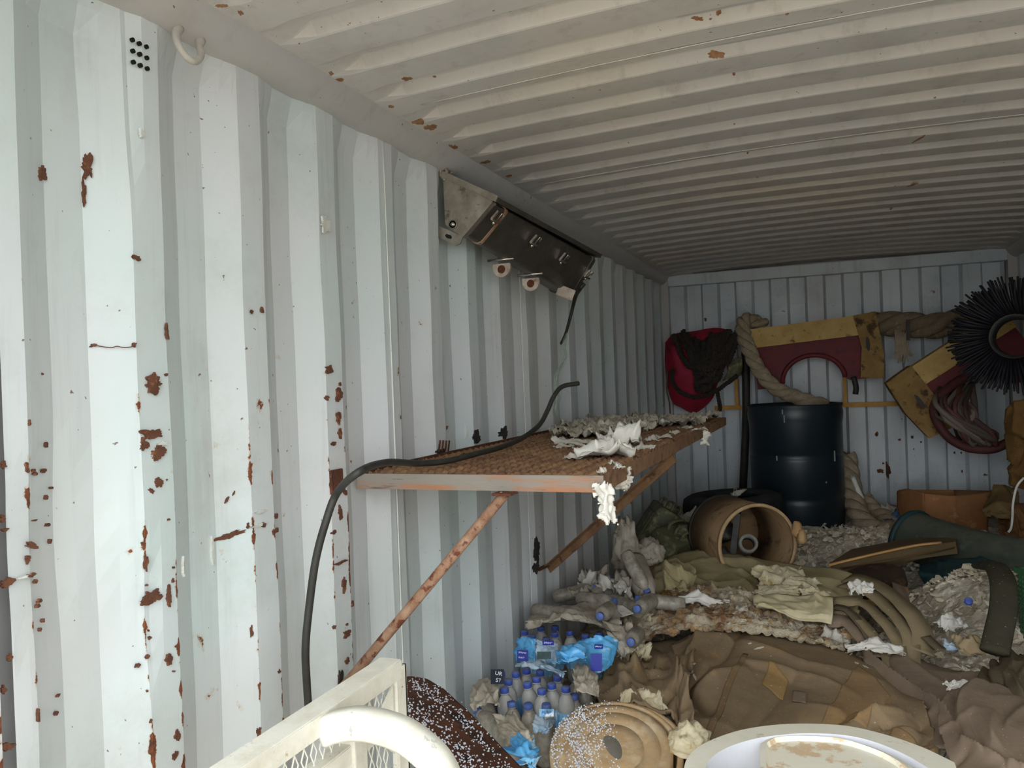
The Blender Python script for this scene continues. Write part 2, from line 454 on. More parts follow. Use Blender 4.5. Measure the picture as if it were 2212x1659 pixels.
# top rails
for nm, X, sg in (('trim_5', LW, 1), ('trim_6', RW, -1)):
    pr = [(-.04, 2.30), (.012, 2.302), (.03, 2.312), (.042, 2.325), (.058, 2.352), (.062, 2.375), (.062, 2.41), (-.04, 2.41)]
    pts = []; ys = [i * .12 for i in range(50)]
    V, Fc = [], []
    for y in ys:
        for (a, z) in pr:
            V.append((X + sg * (a + .0025 * nz(y * 3, z * 9, 0, 2)), y, z - (.006 if a < .03 else .001) * max(0, math.sin((y - .75) / .289 * 2 * math.pi)) + .002 * nz(y * 2.1, z * 5, 0, 8)))
    n = len(pr)
    for j in range(len(ys) - 1):
        for i in range(n - 1):
            q = (j * n + i, j * n + i + 1, (j + 1) * n + i + 1, (j + 1) * n + i); Fc.append(q if sg < 0 else q[::-1])
    tag(obj(nm, V, Fc, MP_RAIL), kind='structure')
# roof: pressed corrugated panels with a slight crown
roof = thing('ceiling', (0, 3, ZR), kind='structure')
RP, R0 = .1985, 1.142
def roof_cols(ya, yb):
    out = []; k = int((ya - R0) // RP) - 1
    while R0 + k * RP < yb + RP:
        b = R0 + k * RP
        for dy, h in ((0, 1), (.004, .93), (.024, .07), (.029, 0), (.085, 0), (.130, 0), (.135, .07), (.155, .93), (.160, 1), (.18, 1)): out.append((b + dy, h))
        k += 1
    return out
ys_all = [-.02, 1.132, 2.124, 3.117, 4.11, 5.10, 5.95]
for ya, yb in zip(ys_all, ys_all[1:]):
    cc = [c for c in roof_cols(ya, yb) if ya - 1e-6 <= c[0] <= yb]
    cc = [(ya, cc[0][1])] + cc + [(yb, cc[-1][1])]
    NX = 46; V, Fc = [], []
    for j in range(NX + 1):
        x = -1.12 + 2.24 * j / NX
        e = max(0, min(1, (1.085 - abs(x)) / .05)); e = e * e * (3 - 2 * e)
        for (y, h) in cc:
            z = ZR + .030 * (1 - (x / 1.12) ** 2) + e * (.004 + .026 * h) + .004 * nz(x * 1.7, y * 1.5, 0, 6) + .0015 * nz(x * 6, y * 8, 0, 1)
            V.append((x, y, z))
    n = len(cc)
    for j in range(NX):
        for i in range(n - 1): Fc.append((j * n + i, j * n + i + 1, (j + 1) * n + i + 1, (j + 1) * n + i))
    obj('roof_panel', V, Fc, MP_ROOF, roof, smooth=False)
# roof sheet lap seams
for y in (1.132 + RP * 2, 2.124 + RP * 2):
    obj('lap_seam', *tube([(x, y + .11, ZR + .030 * (1 - (x / 1.12) ** 2) + .003) for x in (-1.02, -.6, -.2, .2, .6, 1.02)], .003, 5, 4, flat=.5), MP_ROOF, roof)
# end wall
wall_back = thing('wall_back', (0, BW, 0), kind='structure')
V, Fc, E, Lw = [], [], [], []
cc = []
k = -6
while True:
    b = -.1278 + k * .2482
    if b > 1.3: break
    for dy, d in ((0, 0), (.108, 0), (.126, .045), (.2302, .045)): cc.append((b + dy, d))
    k += 1
cc = [c for c in cc if -1.2 < c[0] < 1.2]
for half, (xa, xb) in enumerate(((-1.2, .118), (.118, 1.2))):
    c2 = [c for c in cc if xa <= c[0] <= xb]
    if half: c2 = [[c for c in cc if c[0] < xa][-1]] + c2
    V, Fc, E, Lw = [], [], [], []
    NZ = 30
    for j in range(NZ + 1):
        z = .02 + 2.30 * j / NZ
        for i, (x, d) in enumerate(c2):
            V.append((x, BW + d + .012 * nz(x * 2.5, z * 2, 0, 4) + .010 * nz(x * 7, z * 5, 0, 2), z)); E.append(.6 if d == 0 else 0); Lw.append(.3)
    n = len(c2)
    for j in range(NZ):
        for i in range(n - 1): Fc.append((j * n + i, j * n + i + 1, (j + 1) * n + i + 1, (j + 1) * n + i))
    obj('wall_panel', V, Fc, MP_FAR, wall_back, smooth=False, attr={'edge': E, 'low': Lw})
tag(obj('trim_7', *box((0, 5.85, 2.325), 2.34, .08, .085, bev=.006), MP_FAR, smooth=False), kind='structure')

# ------------------------------------------------------------------ marks and fittings of the left wall
M_CHIP = simple('exposed_rust', '#6e4530', '#553322', 45, .9, 0, .4, 120, c3='#97603a', sc3=70)
M_BLISTER = simple('peeling_paint', '#d8dbd6', '#c9c3b6', 30, .6, 0, .3)
M_HOLE = simple('painted_hole_dark', '#0d0c0b', bump=0, rough=.9)  # near-black that paints the darkness inside holes and slots
def wall_face(py_px, px):
    """nearest visible proud / lit face point of the left wall for a photo position (proud plane)."""
    return atx(px, py_px, LW)
def prof_x(y):
    """wall profile depth at y."""
    t = (y - .786) % .289
    if t <= .072: d = 0
    elif t <= .144: d = (t - .072) / .072 * .036
    elif t <= .217: d = .036
    else: d = (.289 - t) / .072 * .036
    return LW - d
def on_wall(px, py):
    d = _ray(px, py); prev = None; t = .4
    while t < 6:
        p = CAM + d * t
        if p.x < prof_x(p.y) + .004: break
        t += .002
    return p
def chip(px, py, w, h, seed, mat=None, name='rust_patch', n=44, spike=.62, ang=0.):
    """thin irregular flake area on the folded sheet; w, h in photo pixels."""
    c = on_wall(px, py); e = .004
    tn = (Vector((prof_x(c.y + e), c.y + e, 0)) - Vector((prof_x(c.y - e), c.y - e, 0))).normalized(); nn = Vector((tn.y, -tn.x, 0))
    if nn.x < 0: nn = -nn
    sc = (c - CAM).dot(_f) / F; fx = max(.25, abs(_r.dot(tn) - (px - W / 2) / F * _f.dot(tn)))
    V = []
    top = []
    for k in range(n):
        a = 2 * math.pi * k / n; rr = .85 + spike * (nz(math.cos(a) * 1.4, math.sin(a) * 1.4, seed) * 1.1 + .55 * nz(math.cos(a) * 4, math.sin(a) * 4, seed) + .40 * nz(math.cos(a) * 11, math.sin(a) * 11, seed))
        x, y = math.cos(a) * rr * w * .5 * sc / fx, math.sin(a) * rr * h * .5 * sc
        x, y = x * math.cos(ang) - y * math.sin(ang), x * math.sin(ang) + y * math.cos(ang)
        top.append(c + tn * x + Vector((0, 0, y)))
    off = nn * .0075; V = [p - off * .6 for p in top] + [p + off * .12 for p in top]
    Fc = [tuple(range(n, 2 * n))] + [(i, (i + 1) % n, n + (i + 1) % n, n + i) for i in range(n)]
    obj(name, V, Fc, mat or M_CHIP, wall_left, smooth=False)
for i, (x, y, w, h, a) in enumerate(((192, 362, 26, 55, 0), (182, 420, 10, 60, 0), (92, 375, 16, 36, 0), (336, 830, 40, 38, .2), (330, 936, 44, 26, 0), (312, 962, 16, 26, 0), (344, 980, 32, 34, 0),
        (344, 1042, 18, 26, -.6), (328, 1060, 14, 10, -.6), (316, 1215, 10, 42, 0), (330, 1290, 44, 32, 0), (366, 1290, 10, 40, 0), (298, 1438, 16, 9, .3), (318, 1420, 14, 8, .3), (366, 1425, 12, 26, 0), (384, 1590, 12, 30, 0), (380, 1632, 14, 16, 0),
        (497, 1156, 62, 16, .15), (536, 1136, 8, 14, 0), (570, 1133, 8, 12, 0), (296, 556, 18, 10, -.2), (362, 716, 6, 34, .1), (712, 798, 16, 18, 0), (734, 852, 12, 34, 0), (707, 860, 10, 12, 0), (733, 900, 8, 30, 0), (736, 935, 8, 22, 0),
        (722, 958, 10, 8, 0), (736, 1110, 8, 40, .2), (722, 1150, 12, 10, 0), (738, 1215, 26, 7, 0), (745, 1262, 7, 30, 0), (722, 1355, 9, 9, 0), (750, 1370, 13, 16, 0), (751, 1428, 10, 12, 0),
        (60, 1010, 8, 26, 0), (8, 1005, 12, 16, 0), (70, 1178, 26, 14, -.4), (62, 1208, 10, 20, 0), (14, 1260, 34, 18, .1), (70, 1242, 18, 8, 0), (6, 1120, 12, 16, 0), (10, 1145, 16, 8, 0), (18, 1612, 34, 16, -.3), (8, 1490, 12, 20, 0), (84, 1545, 6, 26, 0),
        (290, 745, 10, 10, 0), (202, 746, 14, 8, .3), (545, 673, 5, 7, 0), (567, 670, 5, 12, 0), (560, 1585, 12, 22, 0), (580, 1615, 12, 8, -.3), (543, 1365, 8, 24, 0), (490, 1080, 5, 16, -.6), (505, 1066, 4, 10, -.5), (22, 1420, 10, 16, 0))):
    chip(x, y, w, h, i * 1.7 + .3, ang=a)
for i, (x, y, w, h, a) in enumerate(((560, 1135, 30, 7, .1), (565, 1105, 28, 6, .1), (60, 1245, 36, 6, .1), (706, 484, 22, 36, 0), (308, 288, 10, 18, 0), (352, 958, 26, 10, .4), (460, 1195, 6, 60, 0), (398, 1225, 4, 40, 0), (1008, 934, 6, 26, 0), (940, 1050, 16, 4, 0))):
    chip(x, y, w, h, i * 2.1 + 90, M_BLISTER, 'paint_flake')
rc_ = random.Random(12)
for k in range(46):                     # small flakes gathered along the fold edges
    ex, lean = rc_.choice(((292, .036), (352, .036), (576, .038), (732, .036), (56, .042), (88, .04))); y_ = 760 + 860 * rc_.random() ** .8
    if ex in (732,) and y_ > 1450: continue
    if ex == 576 and y_ < 1100: continue
    chip(ex + (y_ - 700) * lean + rc_.gauss(3, 4), y_, rc_.uniform(3, 8), rc_.uniform(4, 13), 300 + k, n=16)
# crack of rust between two chips
obj('rust_crack', *tube([on_wall(x, y) + Vector((.001, 0, 0)) for x, y in ((206, 746), (222, 749), (240, 751), (252, 748), (268, 751), (290, 748))], .0009, 5, 3), M_CHIP, wall_left)
# nine vent holes as dark discs on the first proud fold, their darkness painted
for i, (x, y) in enumerate(((287, 86), (302, 94), (317, 101), (288, 110), (303, 117), (318, 125), (289, 134), (304, 141), (319, 148))):
    c = atx(x, y, LW + .004)
    obj('vent_hole', *lathe([(.0001, 0), (.0034, 0), (.0040, .0015), (.0040, -.004)], 14, c, Matrix.Rotation(math.pi / 2, 3, 'Y')), M_HOLE, wall_left)
# welded lashing ring under the rail
ring_pts = [atx(x, y, LW + .012 + b) for x, y, b in ((385, 62, .0), (380, 78, .012), (388, 102, .03), (404, 124, .04), (422, 133, .04), (434, 120, .03), (431, 102, .012), (432, 88, .0))]
obj('lashing_ring', *tube(ring_pts, lambda t: .0068 + .004 * max(0, abs(t - .5) * 2 - .75) / .25, 12, 5), simple('ring_paint', '#c6c2ba', '#b5ada2', 20), bpy.data.objects['trim_5'])
# scorch marks of the shelf welds
M_SOOT = simple('weld_scorch', '#1d1b19', '#3a332d', 25, .95, 0, .2)
for i, (x, y, w, h) in enumerate(((1030, 945, 16, 34), (1088, 935, 22, 26), (738, 1478, 14, 60), (1160, 1190, 12, 60), (1158, 1226, 16, 26), (952, 975, 20, 16))):
    chip(x, y, w, h, 200 + i, M_SOOT, 'weld_scorch', spike=.5)

# ------------------------------------------------------------------ rusty wall shelf
SZ, SX, SY0, SY1 = 1.372, -.515, 1.50, 3.96
shelf = thing('wall_shelf', (LW, 2.7, 1.3), 'long rusty steel shelf on two braces, bolted to the white corrugated wall', 'shelf')
obj('end_bar', *box(((LW - .005 + SX) / 2, SY0, SZ - .018), SX - LW + .015, .006, .040, bev=.001), M_BARE, shelf, smooth=False)
obj('end_bar', *box(((LW + SX) / 2, SY1, SZ - .018), SX - LW, .006, .040, bev=.001), M_RUSTSHELF, shelf, smooth=False)
obj('outer_bar', *join(box((SX, (SY0 + SY1) / 2, SZ - .018), .006, SY1 - SY0, .040, bev=.001), box((SX - .018, (SY0 + SY1) / 2, SZ - .036), .036, SY1 - SY0, .004)), M_RUSTSHELF, shelf, smooth=False)
obj('wall_bar', *box((LW + .006, (SY0 + SY1) / 2, SZ - .012), .008, SY1 - SY0, .046, bev=.001), M_RUST, shelf, smooth=False)
V, Fc = [], []; nx, ny = 120, 430
for j in range(ny + 1):
    y = SY0 + .004 + (SY1 - SY0 - .008) * j / ny
    for i in range(nx + 1):
        x = LW + .01 + (SX - LW - .014) * i / nx
        a = math.sin(x * 2 * math.pi / .040 + math.sin(y * 2 * math.pi / .046) * 1.6)
        h = .0105 * a + .003 * math.sin(y * 2 * math.pi / .023)
        V.append((x, y, SZ - .006 + h + .004 * nz(x * 3, y * 3, 0, 2)))
for j in range(ny):
    for i in range(nx): Fc.append((j * (nx + 1) + i, j * (nx + 1) + i + 1, (j + 1) * (nx + 1) + i + 1, (j + 1) * (nx + 1) + i))
obj('expanded_metal_deck', *solidify(V, Fc, .002), M_RUSTSHELF, shelf)
b0 = atz(1090, 1068, SZ - .04); b1 = atx(737, 1490, LW + .012)
br = obj('brace', *tube([b0, b1], .0125, 12, 2), M_RUSTPIPE, shelf); tag(br, 'rusty round pipe brace')
obj('brace_plate', *box(b0 + Vector((0, 0, .002)), .05, .045, .006, bev=.001), M_RUST, br, smooth=False)
q0 = atz(1478, 978, SZ - .045); q0 = Vector((SX - .02, q0.y if 2 < q0.y < 3.8 else 3.3, SZ - .045)); q1 = atx(1182, 1222, LW + .03)
br2 = obj('brace', *join(bar(q0, q1, .034, .004), bar(q0 + Vector((.0, .015, -.018)), q1 + Vector((0, .015, -.018)), .004, .036)), M_RUSTSHELF, shelf, smooth=False); tag(br2, 'rusty angle iron brace')
obj('weld_tab', *bar(q1, atx(1160, 1232, LW + .004), .03, .004), M_RUST, br2, smooth=False)
obj('bracket', *box(atx(727, 1040, LW + .004), .008, .05, .06, bev=.002), M_RUST, shelf, smooth=False)
for x in (968, 955, 948, 962):
    p = atx(x, 975, LW + .004); obj('bolt_end', *bar(p, p + Vector((.004, .004, .035 + .01 * nz(x, 0))), .005, .004), M_RUST, shelf, smooth=False)

# scraps on the shelf
M_PAPER = simple('torn_paper', '#d9d3c6', '#c4bcae', 14, .9, 0, .3, 60)
M_PAPERW = simple('white_tissue', '#efebe3', '#ddd6c9', 10, .9, 0, .2, 50)
M_DUSTPAPER = simple('dusty_paper', '#ada391', '#c6bca8', 12, .95, 0, .4, 50, c3='#ded6c6', sc3=18, lo3=.55, hi3=.65)
def crumple(h, seed):
    def d(u, v, p): return h * (.55 * max(0, ridge(u * 5 + nz(u * 7, v * 7, 0, seed) * .6, v * 5, seed)) + .45 * max(0, ridge(u * 12, v * 12, seed + 2)) + .3 * nz(u * 30, v * 30, 0, seed) + .4 * nz(u * 2, v * 2, 3, seed))
    return d
def shelf_rag(name, px, py, w, d, h, seed, mat, label, ang=0., keep=.14, n=30, zo=0., group=None, cr_=False):
    c = atz(px, py, SZ + .004 + zo)
    if cr_:
        ca, sa = math.cos(ang), math.sin(ang)
        C = [[c + Vector((x * w / 2 * ca - y * d / 2 * sa, x * w / 2 * sa + y * d / 2 * ca, 0)) for x in (-1, 0, 1)] for y in (-1, 0, 1)]
        for r in C:
            for p in r: p.x = max(p.x, LW + .02)
        me_ = patch(C, n, int(n * 1.4), crumple(h, seed), .0015, ragged(seed, keep, 7))
    else: me_ = rag(c, w, d, h, seed, n, ang, keep)
    tag(obj(name, *me_, mat), label, 'paper', group)
shelf_rag('torn_paper', 1300, 985, .17, .20, .035, 31, M_PAPERW, 'bright white crumpled tissue lying across the middle of the rusty shelf', .4, .1, 36)
shelf_rag('torn_paper', 1340, 962, .14, .15, .05, 32, M_PAPERW, 'white peaked tissue wad beside the dusty paper layer on the shelf', .2, .12, 32)
shelf_rag('torn_paper', 1245, 958, .13, .22, .02, 33, M_PAPER, 'small torn cream scrap at the wall end of the shelf papers', .9, .2)
shelf_rag('dusty_paper_layer', 1330, 925, .40, .70, .05, 34, M_DUSTPAPER, 'grey dusty crumpled paper layer covering the far shelf deck by the wall', .1, .10, 56, cr_=True)
shelf_rag('dusty_paper_layer', 1440, 915, .44, .70, .045, 35, M_DUSTPAPER, 'grey dusty paper layer at the far end of the rusty shelf', -.1, .14, 56, cr_=True)
shelf_rag('dusty_paper_layer', 1270, 940, .30, .45, .04, 36, M_DUSTPAPER, 'grey dusty paper layer nearest the white tissue, on the shelf', .25, .18, 48, cr_=True)
for i, (x, y, s) in enumerate(((1222, 965, .06), (1235, 990, .05), (1390, 968, .05), (1430, 945, .06), (1460, 935, .05), (1480, 925, .06), (1210, 950, .05), (1510, 930, .05), (1410, 950, .04), (1300, 1020, .02), (1335, 1008, .025), (1325, 1002, .02))):
    shelf_rag('paper_scrap', x, y, s, s * 1.4, .012, 40 + i, M_PAPER, 'small loose paper scrap scattered on the rusty shelf deck', i * .7, .12, 10, group='paper scraps on the shelf')
# tissue hanging under the outer edge of the shelf
def hang(name, pts, w, seed, mat, label):
    C = [[at(x - w, y, Y) for x, y, Y in pts], [at(x, y + nz(seed, i) * 6, Y - .015) for i, (x, y, Y) in enumerate(pts)], [at(x + w, y, Y + .01) for x, y, Y in pts]]
    C = [list(r) for r in zip(*C)]
    tag(obj(name, *patch(C, 20, 30, folds(2, 3, .02, seed), .0012, ragged(seed, .13, 6)), mat), label, 'paper')
Y0 = SY0 - .022
hang('hanging_tissue', ((1306, 1040, Y0 + .012), (1305, 1070, Y0 + .02), (1312, 1100, Y0 + .02), (1316, 1135, Y0 + .02)), 24, 5, M_PAPERW, 'white torn tissue hanging below the near corner of the rusty shelf')
hang('hanging_tissue', tuple((x, y, atx(1357, 1010, SX + .004).y) for x, y in ((1357, 1006), (1356, 1026), (1353, 1045), (1351, 1062))), 8, 6, M_PAPER, 'thin torn paper strip hanging under the shelf edge, behind the larger tissue')
hang('hanging_tissue', tuple((x, y, atx(1520, 932, SX + .004).y) for x, y in ((1520, 928), (1521, 940), (1523, 951), (1524, 962))), 10, 7, M_PAPERW, 'little white tissue caught under the far outer edge of the shelf')

# ------------------------------------------------------------------ cables and twine
cab = [atx(668, 1552, -1.10), atx(663, 1480, -1.09), atx(660, 1400, -1.08), atx(668, 1310, -1.07), atx(682, 1210, -1.05), atx(703, 1130, -1.03), atx(728, 1065, -1.01), atz(775, 1020, 1.43), atz(835, 999, 1.425), atz(905, 1001, 1.40), atz(965, 996, 1.395), atz(1030, 980, 1.40), atz(1085, 965, 1.40)]
c_end = [at(1130, 945, cab[-1].y + .22), at(1165, 918, cab[-1].y + .36), at(1182, 888, cab[-1].y + .42), at(1197, 855, cab[-1].y + .46), at(1215, 835, cab[-1].y + .5), at(1250, 828, cab[-1].y + .55)]
tag(obj('power_cable', *tube(cab + c_end, .0085, 10, 6), M_BLACK), 'thick black cable looping off the rusty shelf down to the white frame', 'cable')
lc = [at(1262, 612, 2.93), at(1252, 625, 2.94), atx(1243, 642, -1.06), atx(1232, 685, -1.10), atx(1222, 720, -1.11), atx(1212, 742, -1.11)]
wire = obj('lamp_cable', *tube(lc, lambda t: .010 - .004 * t, 10, 5), M_BLACK); tag(wire, 'black stub of cable hanging from the far end of the wall lamp', 'cable')
M_TWINE = simple('green_twine', '#b9c4b4', '#9fb0a5', 40, .9, 0, .2)
tw = thing('frayed_twine', atx(1210, 910, -1.10), 'pale green frayed twine hanging from the lamp cable down to the shelf', 'twine')
main = [(1226, 715), (1218, 745), (1222, 770), (1214, 790), (1204, 810), (1200, 835), (1203, 860), (1200, 885), (1210, 912)]
obj('strand', *tube([atx(x, y, -1.105) for x, y in main], .0030, 6, 5), M_TWINE, tw)
for s in range(9):
    r_ = random.Random(s); obj('strand', *tube([atx(x + r_.uniform(-5, 5) * (1 if i else .2) + (r_.uniform(-7, 7) if y > 840 else 0), y, -1.105) for i, (x, y) in enumerate(main)], .0010, 4, 4), M_TWINE, tw)

# ------------------------------------------------------------------ metal wall lamp housing
M_ALU = simple('weathered_aluminium', '#a79f92', '#857c70', 18, .45, .55, .15, 60, c3='#6d6256', sc3=25)
M_LAMP = simple('dirty_lamp_cover', '#4f4a44', '#3d3a35', 14, .35, .15, .15, 60, c3='#5d5348', sc3=26, lo3=.58, hi3=.75)
M_CHROME = simple('steel_catch', '#d8d0c4', '#b5a99a', 30, .25, .9, .05)
M_TAB = simple('rusty_white_tab', '#c9bdad', '#9c8672', 30, .6, .1, .2, c3='#7b553b', sc3=40)
LY = 2.05
A = at(957, 384, LY); B = at(1066, 434, LY); Cc = at(1000, 512, LY); D = at(946, 488, LY)
A.x = max(A.x, LW + .005); D.x = max(D.x, LW + .008)
Dv = Vector((0, 1, 0)); LEN = None
d_ = _ray(1292, 560); t_ = (B.x - CAM.x) / d_.x; LEN = CAM.y + d_.y * t_ - LY
LEN = min(max(LEN, .9), 1.6)
lamp = thing('wall_lamp', (LW, LY + LEN / 2, D.z), 'long grimy metal lamp housing with four catches below the roof rail', 'lamp')
def sect(k, y): 
    c = (A + B + Cc + D) / 4
    return [Vector((c.x + (p.x - c.x) * k, y, c.z + (p.z - c.z) * k)) for p in (A, B, Cc, D)]
def rounded(poly, r=.02, n=4):
    out = []; m_ = len(poly)
    for i in range(m_):
        p, a, b = poly[i], poly[i - 1], poly[(i + 1) % m_]; u1 = (a - p).normalized() * r; u2 = (b - p).normalized() * r
        for k in range(n + 1):
            t = k / n; out.append((p + u1) * (1 - t) ** 2 + p * 2 * t * (1 - t) + (p + u2) * t * t)
    return out
obj('end_plate', *prism(rounded(sect(1.0, LY), .008), (0, .035, 0)), M_ALU, lamp, smooth=False)
Y2 = 2.92
B2 = at(1292, 557, Y2); C2 = at(1241, 640, Y2); A2 = B2 + Vector((-.20, .0, .03)); D2 = C2 + Vector((-.10, 0, .02))
def loft(k, t0, t1):
    P0, P1 = sect(k, LY), None
    c2 = (A2 + B2 + C2 + D2) / 4; Q1 = [c2 + (p - c2) * k for p in (A2, B2, C2, D2)]
    a = rounded([p.lerp(q, t0) for p, q in zip(P0, Q1)], .022); b = rounded([p.lerp(q, t1) for p, q in zip(P0, Q1)], .022); n = len(a)
    return a + b, [tuple(reversed(range(n))), tuple(range(n, 2 * n))] + [(i, (i + 1) % n, n + (i + 1) % n, n + i) for i in range(n)]
obj('body', *loft(.97, .03, 1.), M_LAMP, lamp, smooth=False)
obj('clamp_band', *loft(1.02, .11, .125), M_RUSTPIPE, lamp, smooth=False)
obj('clamp_band', *loft(1.02, .96, .975), M_LAMP, lamp, smooth=False)
lipA = A + (A - B).normalized() * .01; up_ = Vector((0, 0, 1))
nrm = Vector(((B - A).z, 0, -(B - A).x)).normalized(); nrm = nrm if nrm.z > 0 else -nrm
e0 = (B - A).normalized() * .010; e2 = (B2 - A2).normalized() * .010
obj('top_lip', [lipA, B + e0, B + e0 + nrm * .016, lipA + nrm * .016, A2 - e2, B2 + e2, B2 + e2 + nrm * .016, A2 - e2 + nrm * .016], [(3, 2, 1, 0), (4, 5, 6, 7), (0, 1, 5, 4), (1, 2, 6, 5), (2, 3, 7, 6), (3, 0, 4, 7)], M_LAMP, lamp, smooth=False)
obj('end_lip', *prism([lipA - Vector((0, .006, 0)), B + e0 - Vector((0, .006, 0)), B + e0 + nrm * .02 - Vector((0, .006, 0)), lipA + nrm * .02 - Vector((0, .006, 0))], (0, .04, 0)), M_ALU, lamp, smooth=False)
obj('end_hook', *tube([at(962, 390, LY), at(952, 378, LY - .0), at(953, 366, LY), at(962, 364, LY), at(966, 374, LY)], .006, 8, 4), M_ALU, lamp)
obj('end_hook', *tube([at(972, 388, LY + .02), at(970, 378, LY + .02), at(977, 372, LY + .02)], .005, 8, 4), M_ALU, lamp)
# lower flange with slot
fl = [at(x, y, LY - .004) for x, y in ((946, 487), (1000, 511), (994, 526), (984, 530), (950, 514), (942, 505))]
obj('flange', *prism(fl, (0, .006, 0)), M_ALU, lamp, smooth=False)
obj('slot', *prism([at(x, y, LY - .0055) for x, y in ((961, 509), (964, 505), (973, 508), (976, 512), (974, 516), (965, 514))], (0, .003, 0)), M_HOLE, lamp, smooth=False)
bc = at(979, 485, LY); RY = Matrix.Rotation(math.pi / 2, 3, 'X')
obj('end_bolt', *lathe([(.0001, .010), (.006, .010), (.007, .004), (.012, .004), (.013, 0)], 18, bc, RY), M_CHROME, lamp)
obj('washer', *lathe([(.0001, .004), (.0155, .004), (.016, 0)], 20, bc, RY), M_ALU, lamp)
# the four spring catches on the cover face
fd = (B - Cc).normalized(); ld_ = (B2 - B).normalized(); fn = fd.cross(ld_).normalized(); fn = fn if fn.x > 0 else -fn
for i, (x, y) in enumerate(((1072, 465), (1155, 516), (1217, 554), (1270, 590))):
    d_ = _ray(x, y); t_ = ((B + Cc + B2 + C2) / 4 - CAM + fn * .004).dot(fn) / d_.dot(fn); c = CAM + d_ * t_
    k = obj('catch', *join(bar(c - ld_ * .016 + fd * .018 + fn * .006, c - ld_ * .016 - fd * .016 + fn * .006, .007, .007, fn), bar(c - ld_ * .018 - fd * .016 + fn * .007, c + ld_ * .034 - fd * .016 + fn * .007, .008, .008, fn)), M_CHROME, lamp, smooth=False)
    obj('catch_loop', *tube([c + ld_ * (.016 + q) + fd * s_ + fn * .004 for s_, q in ((-.014, 0), (.014, 0), (.014, .014), (-.002, .014))], .0028, 6, 0), M_CHROME, k)
    obj('catch_button', *lathe([(.0001, .006), (.006, .004), (.007, 0)], 12, c - fd * .026 + fn * .004 + ld_ * .012, fn.to_track_quat('Z', 'Y').to_matrix()), M_CHROME, k)
# lugs with rusty holes below the body
for i, (x, y, X) in enumerate(((1083, 577, 2.35), (1146, 608, 2.52))):
    c = at(x, y, X); w = .036
    pts = [c + Vector((math.cos(a) * w * .95, 0, math.sin(a) * w)) for a in [math.radians(t) for t in range(-200, 21, 20)]]
    k = obj('lug', *prism(pts, (0, .012, 0)), M_TAB, lamp, smooth=False)
    obj('lug_hole', *lathe([(.0001, .0), (.009, .0), (.012, .003), (.015, 0), (.015, -.002)], 16, c + Vector((0, -.001, -.008)), RY), M_RUST, k)
    obj('lug_hinge', *tube([c + Vector((-.05, -.004, .026)), c + Vector((.05, -.004, .026))], .005, 8, 1), M_CHROME, k)
c = at(1222, 632, 2.80); obj('lug', *box(c, .075, .008, .045, Matrix.Rotation(math.radians(25), 3, 'Y'), .003), M_TAB, lamp, smooth=False)

# ------------------------------------------------------------------ the heap of litter on the floor
M_LITTER = NT('litter')
_c = M_LITTER.mix(M_LITTER.step(M_LITTER.noise(5, 8, .7), .38, .62), lin('#a89a84'), lin('#ddd3c2'))
_c = M_LITTER.mix(M_LITTER.step(M_LITTER.noise(40, 5, .6), .55, .62), _c, lin('#efe8da'))
_c = M_LITTER.mix(M_LITTER.step(M_LITTER.noise(17, 6, .7), .60, .68), _c, lin('#7d6d58'))
M_LITTER.bump(M_LITTER.noise(60, 6, .7), .6, .02)
M_LITTER = M_LITTER.out(_c, .95)
def sstep(a, b, x): t = max(0, min(1, (x - a) / (b - a))); return t * t * (3 - 2 * t)
def heap(x, y):
    h = .36 * sstep(.55, 1.2, y)
    h += .14 * sstep(3.4, 4.4, y) * sstep(-.95, -.3, x)
    h += .34 * math.exp(-((x - .55) / .42) ** 2 - ((y - 3.38) / .44) ** 2)
    h += .22 * math.exp(-((x + .62) / .30) ** 2 - ((y - 4.85) / .35) ** 2) + .13 * math.exp(-((x + .45) / .3) ** 2 - ((y - 3.9) / .3) ** 2)
    h += .05 * sstep(4.2, 4.7, y)
    h += .10 * math.exp(-((x - .15) / .40) ** 2 - ((y - 4.55) / .45) ** 2)
    h += .05 * sstep(.2, .9, x) * sstep(1.2, 2.4, y)
    return h + .035 * nz(x * 3, y * 3, 0, 3) * sstep(.6, 1.2, y)
V, Fc = [], []; nx, ny = 150, 330
for j in range(ny + 1):
    y = .5 + 5.34 * j / ny
    for i in range(nx + 1):
        x = -1.155 + 2.31 * i / nx
        r = heap(x, y)
        r += (.022 * max(0, ridge(x * 9 + nz(x * 5, y * 5), y * 9, 4)) ** 2 + .012 * max(0, ridge(x * 23, y * 23, 6)) + .006 * nz(x * 60, y * 60)) * sstep(.6, 1.2, y)
        V.append((x, y, max(.003, r)))
for j in range(ny):
    for i in range(nx): Fc.append((j * (nx + 1) + i, j * (nx + 1) + i + 1, (j + 1) * (nx + 1) + i + 1, (j + 1) * (nx + 1) + i))
tag(obj('litter', V, Fc, M_LITTER, smooth=False), 'deep heap of torn pale wadding and dust covering the container floor', 'litter', kind='stuff')
